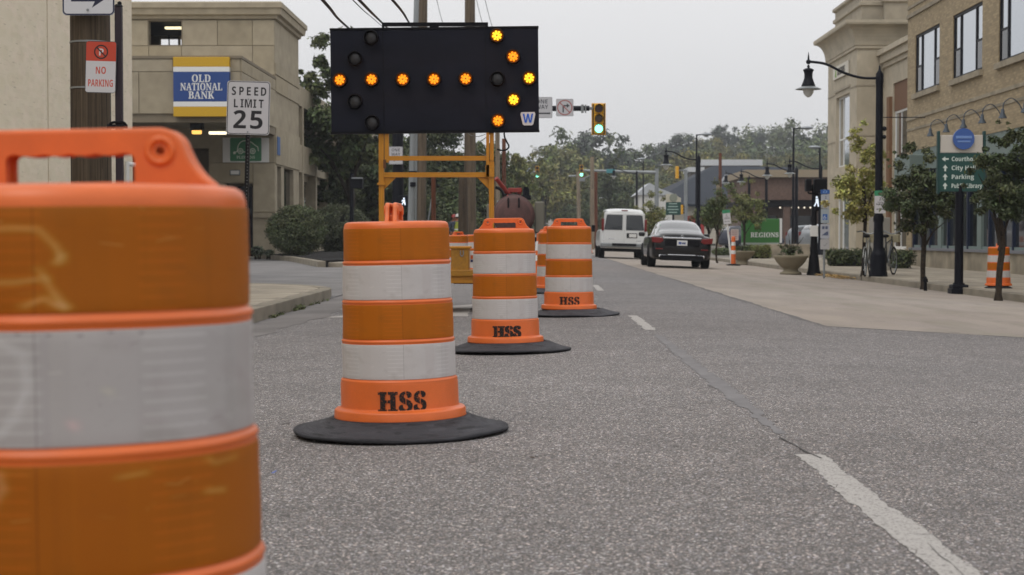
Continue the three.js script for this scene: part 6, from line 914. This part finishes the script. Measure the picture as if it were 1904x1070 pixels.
// clumps: [x, y, z, r]; nLeaf leaves of length s scattered through them; pal: [hue, sat, light] base with spreads
function foliage(seed, clumps, nLeaf, s, pal) {
  const r = rng(seed), P = new Float32Array(nLeaf * 12), N = new Float32Array(nLeaf * 12), C = new Float32Array(nLeaf * 12), I = new Uint32Array(nLeaf * 6), tot = clumps.reduce((a, c) => a + c[3] * c[3], 0); let n = 0; const c = new THREE.Color(), d = V(), t1 = V(), t2 = V(), nn = V();
  const gs = () => { let u = 0; for (let k = 0; k < 4; k++) u += r(); return (u - 2) * .87; };
  for (const q of clumps) { const k0 = Math.round(nLeaf * q[3] * q[3] / tot), ch = (r() - .5) * pal[3], cl = 1 + (r() - .5) * .5;
    for (let k = 0; k < k0 && n < nLeaf; k++, n++) {
      d.set(gs(), gs() * .8, gs()).multiplyScalar(q[3] * .85); const px = q[0] + d.x, py = q[1] + d.y, pz = q[2] + d.z;
      nn.set(r() - .5, r() - .15, r() - .5).addScaledVector(d.normalize(), .35).normalize(); t1.set(r() - .5, (r() - .5) * .7, r() - .5).cross(nn).normalize(); t2.crossVectors(nn, t1); const L = s * (.6 + r() * .8), W = L * (.3 + r() * .25), b = n * 12;
      const f = L * .12; const vs = [[t1, L * .5, 0, 0], [t2, W * .5, 0, f], [t1, -L * .5, 0, 0], [t2, -W * .5, 0, f]]; vs.forEach((v, i) => { P[b + i * 3] = px + v[0].x * v[1] + nn.x * v[3]; P[b + i * 3 + 1] = py + v[0].y * v[1] + nn.y * v[3]; P[b + i * 3 + 2] = pz + v[0].z * v[1] + nn.z * v[3]; nn.toArray(N, b + i * 3); });
      c.setHSL(pal[0] + ch + (r() - .5) * pal[3], clamp(pal[1] + (r() - .5) * .2, 0, 1), clamp(pal[2] * cl * (.7 + r() * .65), 0, 1)); for (let i = 0; i < 4; i++) c.toArray(C, b + i * 3); const o = n * 4; I.set([o, o + 1, o + 2, o, o + 2, o + 3], n * 6);
    } }
  const g = new THREE.BufferGeometry(); g.setAttribute('position', new THREE.BufferAttribute(P.subarray(0, n * 12), 3)); g.setAttribute('normal', new THREE.BufferAttribute(N.subarray(0, n * 12), 3)); g.setAttribute('color', new THREE.BufferAttribute(C.subarray(0, n * 12), 3)); g.setIndex(new THREE.BufferAttribute(I.subarray(0, n * 6), 1)); return g;
}
function clumpCloud(seed, lobes, count, rel) {                         // lobes [x,y,z,rx,ry]; clumps mostly near the lobe surface
  const r = rng(seed), out = []; const w = lobes.map((l) => l[3] * l[3] * l[4]), T = w.reduce((a, b) => a + b, 0);
  for (let i = 0; i < count; i++) { let q = r() * T, k = 0; while (q > w[k] && k < lobes.length - 1) q -= w[k++]; const l = lobes[k]; const a = r() * 6.283, z = 2 * r() - 1, s = Math.sqrt(1 - z * z), R = Math.pow(r(), .42); out.push([l[0] + Math.cos(a) * s * R * l[3], l[1] + z * R * l[4], l[2] + Math.sin(a) * s * R * l[3], l[3] * rel * (.6 + r() * .8)]); } return out;
}
function trunkGeo(seed, h, r0, crownC, spread, nl = 6) {
  const r = rng(seed), out = [tube([[0, -.2, 0], [(r() - .5) * .1, h * .35, (r() - .5) * .1], [(r() - .5) * .16, h * .7, (r() - .5) * .16], [0, h, 0]], r0, 10, 8)]; out.push(new THREE.CylinderGeometry(r0 * .9, r0 * 1.5, r0 * 3, 10).translate(0, r0 * 1.2, 0));
  for (let k = 0; k < nl; k++) { const a = k / nl * 6.28 + r(), y0 = h * (.6 + .4 * k / nl), e = V(Math.cos(a) * spread * (.5 + r() * .45), crownC * (.85 + r() * .6), Math.sin(a) * spread * (.5 + r() * .45)), m = V(e.x * .4, y0 + (e.y - y0) * .6, e.z * .4); out.push(rod([0, y0, 0], m, r0 * .5, r0 * .32, 7), rod(m, e, r0 * .32, r0 * .1, 6)); } return merge(out);
}
const GREEN = [.225, .34, .105, .05], DARK = [.228, .30, .082, .05], OLIVE = [.185, .42, .135, .05], YELLOW = [.155, .50, .25, .045], GREY = [.25, .16, .15, .04];
function tree(name, label, pos, o) {
  const t = thing(name, label, 'tree', pos, o.turn ?? 0, o.group); part(t, 'trunk', trunkGeo(o.seed, o.th, o.tr, o.lobes[0][1] * .85, o.lobes[0][3], o.limbs ?? 6), o.bark ?? bark);
  const m = shade(new THREE.Mesh(foliage(o.seed + 1, clumpCloud(o.seed + 2, o.lobes, o.clumps, o.rel ?? .3), o.leaves, o.s, o.pal), leafMat)); m.name = 'crown'; t.add(m); return t;
}
const onT = (u, d, y) => { const p = at(u, HOR, d); p.y = y ?? (p.x > -3 && p.x < 8 ? groundY(p.x, p.z) : terrainY(p.x, d)); return p; };
// street trees on the right pavement
tree('street_tree', 'slender yellow-green young street tree left of the nearest street lamp', onGround(1605, 41), { seed: 501, th: 2.2, tr: .045, lobes: [[0, 2.05, 0, .72, .8], [.15, 2.75, 0, .55, .7], [-.4, 1.85, .1, .55, .55], [-.15, 3.35, 0, .3, .5]], clumps: 70, rel: .24, leaves: 7600, s: .09, pal: YELLOW });
const st2 = tree('street_tree', 'dark leaning street tree left of the wayfinding sign', onGround(1718, 34), { seed: 511, th: 1.3, tr: .05, lobes: [[0, 1.75, 0, .72, .6], [.4, 1.7, .1, .55, .45], [-.45, 1.85, 0, .48, .5], [-.1, 2.4, 0, .45, .4], [-.55, 2.55, 0, .2, .45], [.35, 2.25, 0, .4, .3], [-.25, 2.95, 0, .12, .3], [.65, 2.1, 0, .2, .4]], clumps: 80, rel: .22, leaves: 12000, s: .08, pal: DARK });
const st3 = tree('street_tree', 'dark broad street tree right of the wayfinding sign', onGround(1858, 28), { seed: 521, th: 1.4, tr: .055, lobes: [[.1, 1.95, 0, .6, .6], [.55, 1.9, 0, .6, .5], [-.2, 1.75, .1, .38, .4], [-.05, 2.4, 0, .4, .38], [.45, 2.55, 0, .5, .35], [-.38, 2.25, 0, .28, .34], [-.3, 2.75, 0, .14, .25], [-.5, 2.0, .1, .28, .32], [-.7, 2.5, 0, .1, .28], [.1, 3.0, 0, .16, .22]], clumps: 100, rel: .2, leaves: 17000, s: .075, pal: DARK });
st2.scale.set(1.04, 1.06, 1.1);
tree('street_tree', 'small thin street sapling left of the leaning sign post', onGround(1334, 66), { seed: 531, th: 1.5, tr: .035, lobes: [[0, 2.2, 0, .75, .7], [.2, 2.9, 0, .55, .5], [-.35, 1.8, 0, .5, .4]], clumps: 36, rel: .3, leaves: 2600, s: .12, pal: GREEN });
tree('street_tree', 'yellowish street tree behind the leaning sign post', onGround(1384, 86), { seed: 541, th: 1.6, tr: .06, lobes: [[0, 2.2, 0, .9, 1.0], [.1, 3.3, 0, .7, .7], [.6, 2.0, 0, .7, .7]], clumps: 44, rel: .28, leaves: 3600, s: .14, pal: OLIVE });
tree('street_tree', 'light green street tree behind the roof of the white van', onGround(1208, 98), { seed: 551, th: 1.6, tr: .06, lobes: [[0, 2.4, 0, 1.0, .9], [-.3, 1.8, 0, .9, .7], [.3, 3.2, 0, .6, .6]], clumps: 40, rel: .3, leaves: 3200, s: .15, pal: OLIVE });
tree('street_tree', 'green street tree behind the roof of the black saloon car', onGround(1318, 96), { seed: 561, th: 1.6, tr: .06, lobes: [[0, 2.0, 0, 1.1, .8], [.4, 2.7, 0, .8, .8]], clumps: 40, rel: .3, leaves: 3200, s: .15, pal: GREEN });
// trees behind the arrow board on the left
const LT = { th: 3.5, tr: .2 };
tree('tree', 'tall green tree beside the bank building, left of the arrow board', onT(650, 80, .1), { seed: 601, ...LT, lobes: [[0, 6.6, 0, 2.5, 2.6], [-.4, 9.3, 0, 1.6, 1.9], [-1.2, 5.2, 0, 1.8, 1.6], [-2.1, 7.3, .4, 1.2, 1.4], [-2.3, 4.6, .6, 1.0, 1.2], [1.3, 8.4, 0, 1.5, 1.6], [-.6, 10.4, 0, .8, .9], [1.5, 10.1, 0, .7, .6]], clumps: 130, rel: .2, leaves: 34000, s: .27, pal: GREEN });
tree('tree', 'dark tree with low crown left behind the arrow board trailer', onT(690, 92, .1), { seed: 611, ...LT, lobes: [[0, 4.2, 0, 2.6, 2.4], [-2, 3.4, 0, 1.8, 1.6], [1.6, 4.2, 0, 1.8, 1.9]], clumps: 100, rel: .22, leaves: 16000, s: .28, pal: DARK });
tree('tree', 'dark lower tree right beside the bank building columns', onT(598, 86, .1), { seed: 616, ...LT, th: 2.2, lobes: [[0, 4.0, 0, 1.5, 1.6], [.8, 2.9, .3, 1.3, 1.2], [-.6, 5.0, 0, 1.0, 1.0]], clumps: 80, rel: .24, leaves: 13000, s: .22, pal: DARK });
tree('tree', 'dark full tree seen between the trailer masts', onT(800, 105, .1), { seed: 621, ...LT, lobes: [[0, 5.2, 0, 3.1, 3.0], [-1.6, 3.6, 0, 2.2, 1.9], [1.8, 4.0, 0, 2.0, 2.1], [.3, 8.0, 0, 2.0, 1.4]], clumps: 120, rel: .2, leaves: 22000, s: .29, pal: DARK });
tree('tree', 'dark tree behind the right trailer mast', onT(878, 112, .1), { seed: 631, ...LT, lobes: [[0, 4.6, 0, 2.4, 2.6], [-1.3, 3.2, 0, 1.8, 1.6], [1.2, 5.2, 0, 1.6, 1.6]], clumps: 100, rel: .22, leaves: 17000, s: .3, pal: GREEN });
tree('tree', 'dark tree farther back between the trailer masts', onT(745, 122, .1), { seed: 636, ...LT, lobes: [[0, 4.6, 0, 2.8, 3.0], [-1.8, 3.2, 0, 2.0, 1.8], [1.5, 3.4, 0, 2.0, 1.8]], clumps: 90, rel: .22, leaves: 16000, s: .3, pal: DARK });
tree('tree', 'yellow-green tree above the tank trailer', onT(962, 150, .1), { seed: 641, ...LT, lobes: [[-.4, 6.2, 0, 1.9, 2.4], [.9, 5.4, 0, 1.5, 1.9], [-.8, 3.4, 0, 1.7, 1.7], [1.2, 8, 0, .9, .8]], clumps: 110, rel: .17, leaves: 11000, s: .34, pal: OLIVE });
tree('tree', 'loose airy tree between the tank trailer and the far signals', onT(1012, 205), { seed: 646, ...LT, lobes: [[0, 8.2, 0, 1.5, 2.2], [-.9, 5.6, 0, 1.5, 1.7], [-1.2, 10.0, 0, .9, 1.2]], clumps: 90, rel: .18, leaves: 4500, s: .4, pal: OLIVE });
tree('tree', 'tall dark conical tree above the white van', onT(1140, 215), { seed: 651, ...LT, lobes: [[0, 4.5, 0, 3.2, 3.6], [-.2, 8.4, 0, 2.4, 2.8], [0, 11.5, 0, 1.4, 1.6], [2.4, 3.5, 0, 2.2, 2.4]], clumps: 110, rel: .2, leaves: 11000, s: .46, pal: DARK });
[[770, 98, 1.9, 'dense low dark bush between the pale pipe and the grey pole behind the trailer'], [828, 100, 2.1, 'dense low dark bush between the two wooden poles behind the trailer'], [905, 104, 2.0, 'dense low dark bush right of the dark pole stub behind the trailer'], [716, 96, 1.8, 'dense low dark bush left of the dark signal pole behind the trailer']].forEach(([u, d, r, lb], i) => tree('understory_bush', lb, onT(u, d, .1), { seed: 660 + i * 4, th: .9, tr: .1, lobes: [[0, 1.6, 0, r, 1.6], [.6, 2.9, .2, r * .7, 1.2], [-.7, 2.6, 0, r * .6, 1.0]], clumps: 90, rel: .22, leaves: 9000, s: .22, pal: i % 2 ? GREEN : DARK }));
// ------------------------------------------------------------------ the far woods: individual trees of several kinds on the slope
{
  const proto = []; const mkP = (i, pal, lobes, n, s) => proto.push({ pal, lobes, n, s, seed: 700 + i * 10 });
  mkP(0, GREEN, [[0, .62, 0, .36, .34], [-.15, .45, 0, .3, .25], [.18, .5, 0, .28, .26]], 5000, .055);
  mkP(1, OLIVE, [[0, .58, 0, .42, .36], [.2, .42, 0, .32, .24]], 4600, .055);
  mkP(2, DARK, [[0, .5, 0, .33, .36], [0, .78, 0, .2, .22]], 5000, .05);
  mkP(3, YELLOW.map((q, i) => i === 2 ? .12 : q), [[0, .58, 0, .44, .34], [-.22, .46, 0, .3, .26]], 4600, .055);
  mkP(4, [.30, .10, .10, .04], [[0, .6, 0, .38, .38], [.15, .75, 0, .25, .24]], 4600, .055);
  const kinds = ['round green', 'spreading olive green', 'dense dark green', 'broad yellowish', 'grey-green'], made = []; const spots = [
    [1060, 300, 238, 0], [1098, 330, 243, 4], [1122, 345, 248, 0], [1040, 285, 262, 1], [1030, 240, 300, 3], [1075, 250, 305, 0], [1160, 350, 262, 2], [1188, 370, 268, 0], [1215, 400, 270, 4], [1240, 410, 262, 2], [1262, 420, 250, 4], [1290, 430, 250, 0], [1318, 440, 248, 3], [1340, 470, 232, 4], [1362, 470, 262, 1], [1388, 480, 248, 0], [1412, 490, 246, 4], [1440, 480, 252, 0], [1466, 480, 256, 2], [1492, 470, 250, 4], [1515, 470, 256, 0], [1535, 460, 258, 1], [1560, 460, 252, 0],
    [1180, 300, 300, 1], [1206, 310, 305, 0], [1232, 320, 300, 3], [1258, 330, 285, 3], [1285, 330, 268, 3], [1310, 340, 272, 1], [1340, 350, 278, 3], [1370, 350, 276, 3], [1396, 350, 280, 1], [1424, 350, 278, 0], [1452, 350, 280, 3], [1480, 350, 278, 1], [1508, 340, 285, 0], [1530, 340, 280, 3],
    [1098, 262, 330, 2], [1062, 270, 335, 2], [1172, 255, 335, 2], [1196, 262, 330, 0], [1160, 232, 350, 0], [1225, 240, 330, 1], [1050, 320, 352, 2], [1075, 330, 350, 2], [985, 330, 352, 2], [968, 300, 345, 0], [950, 280, 330, 1], [1000, 420, 372, 2], [1036, 420, 368, 2], [1012, 560, 378, 2], [990, 240, 350, 1], [970, 200, 360, 2], [930, 190, 330, 0], [1100, 190, 372, 2], [1062, 205, 372, 2], [1085, 240, 360, 0], [1400, 240, 315, 1], [1440, 245, 312, 0], [1260, 200, 372, 1]];
  const places = spots.map(([u, d]) => (d > 430 ? 'on the hill top' : d > 335 ? 'high on the wooded slope' : d > 265 ? 'midway up the slope' : 'low in the valley') + ' ' + (u < 1045 ? 'left of the far road' : u < 1130 ? 'close right of the far road' : u < 1240 ? 'above the white van' : u < 1350 ? 'above the black saloon car' : u < 1460 ? 'above the far plaza lamps' : 'beside the corner building'));
  const rank = ['leftmost', 'second', 'third', 'fourth'];
  spots.forEach(([u, d, v, k], i) => {
    const pos = onT(u, d), pr = proto[k], h = (at(u, v, d).y - pos.y) * 1.02; pos.y -= .1; let o;
    const same = spots.map((q, j) => j).filter((j) => spots[j][3] === k && places[j] === places[i]).sort((p, q) => spots[p][0] - spots[q][0]);
    const label = (same.length > 1 ? rank[same.indexOf(i)] + ' ' : '') + kinds[k] + ' tree ' + places[i], group = kinds[k] + ' trees on the far slope';
    if (!pr.root) { o = pr.root = thing('hill_tree', label, 'tree', pos, 0, group); part(o, 'trunk', trunkGeo(pr.seed, .4, .018, .6, .22, 5), bark); const m = shade(new THREE.Mesh(foliage(pr.seed + 1, clumpCloud(pr.seed + 2, pr.lobes, 70, .24), pr.n, pr.s, pr.pal), leafMat)); m.name = 'crown'; o.add(m); }
    else o = copy(pr.root, label, pos, (i * 2.4) % 6.28, group);
    o.scale.set(h * (.85 + R0() * .35), h, h * .95);
  });
  // the wood beyond reads as one mass
  const r = rng(901), cl = []; for (let i = 0; i < 520; i++) { const d = 250 + r() * 420, X = i % 2 ? 16 + r() * (60 + d * .3) : (d > 430 && r() < .2 ? -14 + r() * 50 : -12 - r() * (40 + d * .2)); if (d < 330 && X < 60 && X > 0 && r() < .5) continue; cl.push([X, terrainY(X, d) + 2 + r() * 5 * (d / 500), -d, 2.6 + r() * 2.4]); }
  const m = shade(new THREE.Mesh(foliage(902, cl, 90000, 1.3, GREEN), leafMat)); m.name = numbered('far_wood'); m.userData = { label: 'mass of trees of the far wood covering the hill behind the single trees', category: 'wood', kind: 'stuff' }; scene.add(m);
}
// ------------------------------------------------------------------ shrubs, hedges, planter plants
function shrub(label, pos, rx, ry, seed, n, s, pal, name = 'shrub') {
  const r = rng(seed), cl = []; for (let i = 0; i < 170; i++) { const a = r() * 6.283, z = 2 * r() - 1, q = Math.sqrt(1 - z * z), R = .84 + .1 * r(); cl.push([Math.cos(a) * q * R * rx * .92, ry + z * R * ry * .92, Math.sin(a) * q * R * rx * .92, .2 * rx * 1.2]); }
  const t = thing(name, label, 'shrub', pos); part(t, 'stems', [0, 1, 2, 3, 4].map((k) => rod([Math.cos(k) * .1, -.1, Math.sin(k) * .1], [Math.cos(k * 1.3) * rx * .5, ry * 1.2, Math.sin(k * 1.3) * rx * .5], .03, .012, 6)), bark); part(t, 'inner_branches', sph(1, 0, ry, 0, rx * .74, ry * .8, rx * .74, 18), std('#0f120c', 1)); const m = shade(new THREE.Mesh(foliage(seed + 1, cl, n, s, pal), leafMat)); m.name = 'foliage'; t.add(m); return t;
}
const SHR = [.215, .28, .115, .05];
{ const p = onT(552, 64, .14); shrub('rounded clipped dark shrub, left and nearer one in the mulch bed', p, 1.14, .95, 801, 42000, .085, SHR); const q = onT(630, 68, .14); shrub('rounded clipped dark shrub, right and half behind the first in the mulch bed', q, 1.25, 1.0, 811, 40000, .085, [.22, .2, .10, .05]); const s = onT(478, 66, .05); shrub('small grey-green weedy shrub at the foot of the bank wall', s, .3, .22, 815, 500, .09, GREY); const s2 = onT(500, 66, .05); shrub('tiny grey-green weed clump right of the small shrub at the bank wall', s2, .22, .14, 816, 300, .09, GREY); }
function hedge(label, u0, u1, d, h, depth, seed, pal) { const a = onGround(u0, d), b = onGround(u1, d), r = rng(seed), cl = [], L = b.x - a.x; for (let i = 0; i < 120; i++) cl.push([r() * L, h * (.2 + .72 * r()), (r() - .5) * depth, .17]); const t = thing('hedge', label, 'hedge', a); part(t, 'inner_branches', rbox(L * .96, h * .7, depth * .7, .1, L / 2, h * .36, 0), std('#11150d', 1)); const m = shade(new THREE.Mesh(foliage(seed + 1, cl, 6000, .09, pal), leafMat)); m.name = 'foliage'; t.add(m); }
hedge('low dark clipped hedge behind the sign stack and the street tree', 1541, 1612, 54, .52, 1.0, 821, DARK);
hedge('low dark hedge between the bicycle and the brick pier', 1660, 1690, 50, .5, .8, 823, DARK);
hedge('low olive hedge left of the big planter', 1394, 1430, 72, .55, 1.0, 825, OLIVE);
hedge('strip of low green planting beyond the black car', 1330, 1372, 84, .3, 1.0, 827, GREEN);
for (const [u, d, sd, lb] of [[1471, 46, 831, 'dry dark plant growing in the big concrete planter'], [1381, 63, 835, 'low green plant growing in the far concrete planter']]) {
  const p = onGround(u, d); p.y += .49; const t = thing('potted_plant', lb, 'plant', p), r = rng(sd), st = []; for (let k = 0; k < 16; k++) { const a = r() * 6.28, e = .1 + r() * .25; st.push(tube([[0, 0, 0], [Math.cos(a) * e * .4, .18 + r() * .1, Math.sin(a) * e * .4], [Math.cos(a) * e, .16 + r() * (sd === 831 ? .5 : .12), Math.sin(a) * e]], .006, 6, 5)); } part(t, 'stems', st, bark); const cl = []; for (let k = 0; k < 22; k++) cl.push([(r() - .5) * .6, .03 + r() * (sd === 831 ? .28 : .16), (r() - .5) * .6, .08]); const m = shade(new THREE.Mesh(foliage(sd + 1, cl, 700, .07, sd === 831 ? DARK : GREEN), leafMat)); m.name = 'foliage'; t.add(m);
}
{ const cl = []; const r = rng(845); for (let i = 0; i < 26; i++) cl.push([-3.02 + (r() - .5) * .05, -.07, -(18.5 + r() * 6), .03]); for (let i = 0; i < 8; i++) cl.push([-3.0, -.06, -(21.2 + r() * .5), .06]); const m = shade(new THREE.Mesh(foliage(846, cl, 700, .035, [.2, .3, .12, .05]), leafMat)); m.name = numbered('weeds'); m.userData = { label: 'small weeds growing along the left kerb joint', category: 'weeds', kind: 'stuff' }; scene.add(m); }

renderer.render(scene, camera);
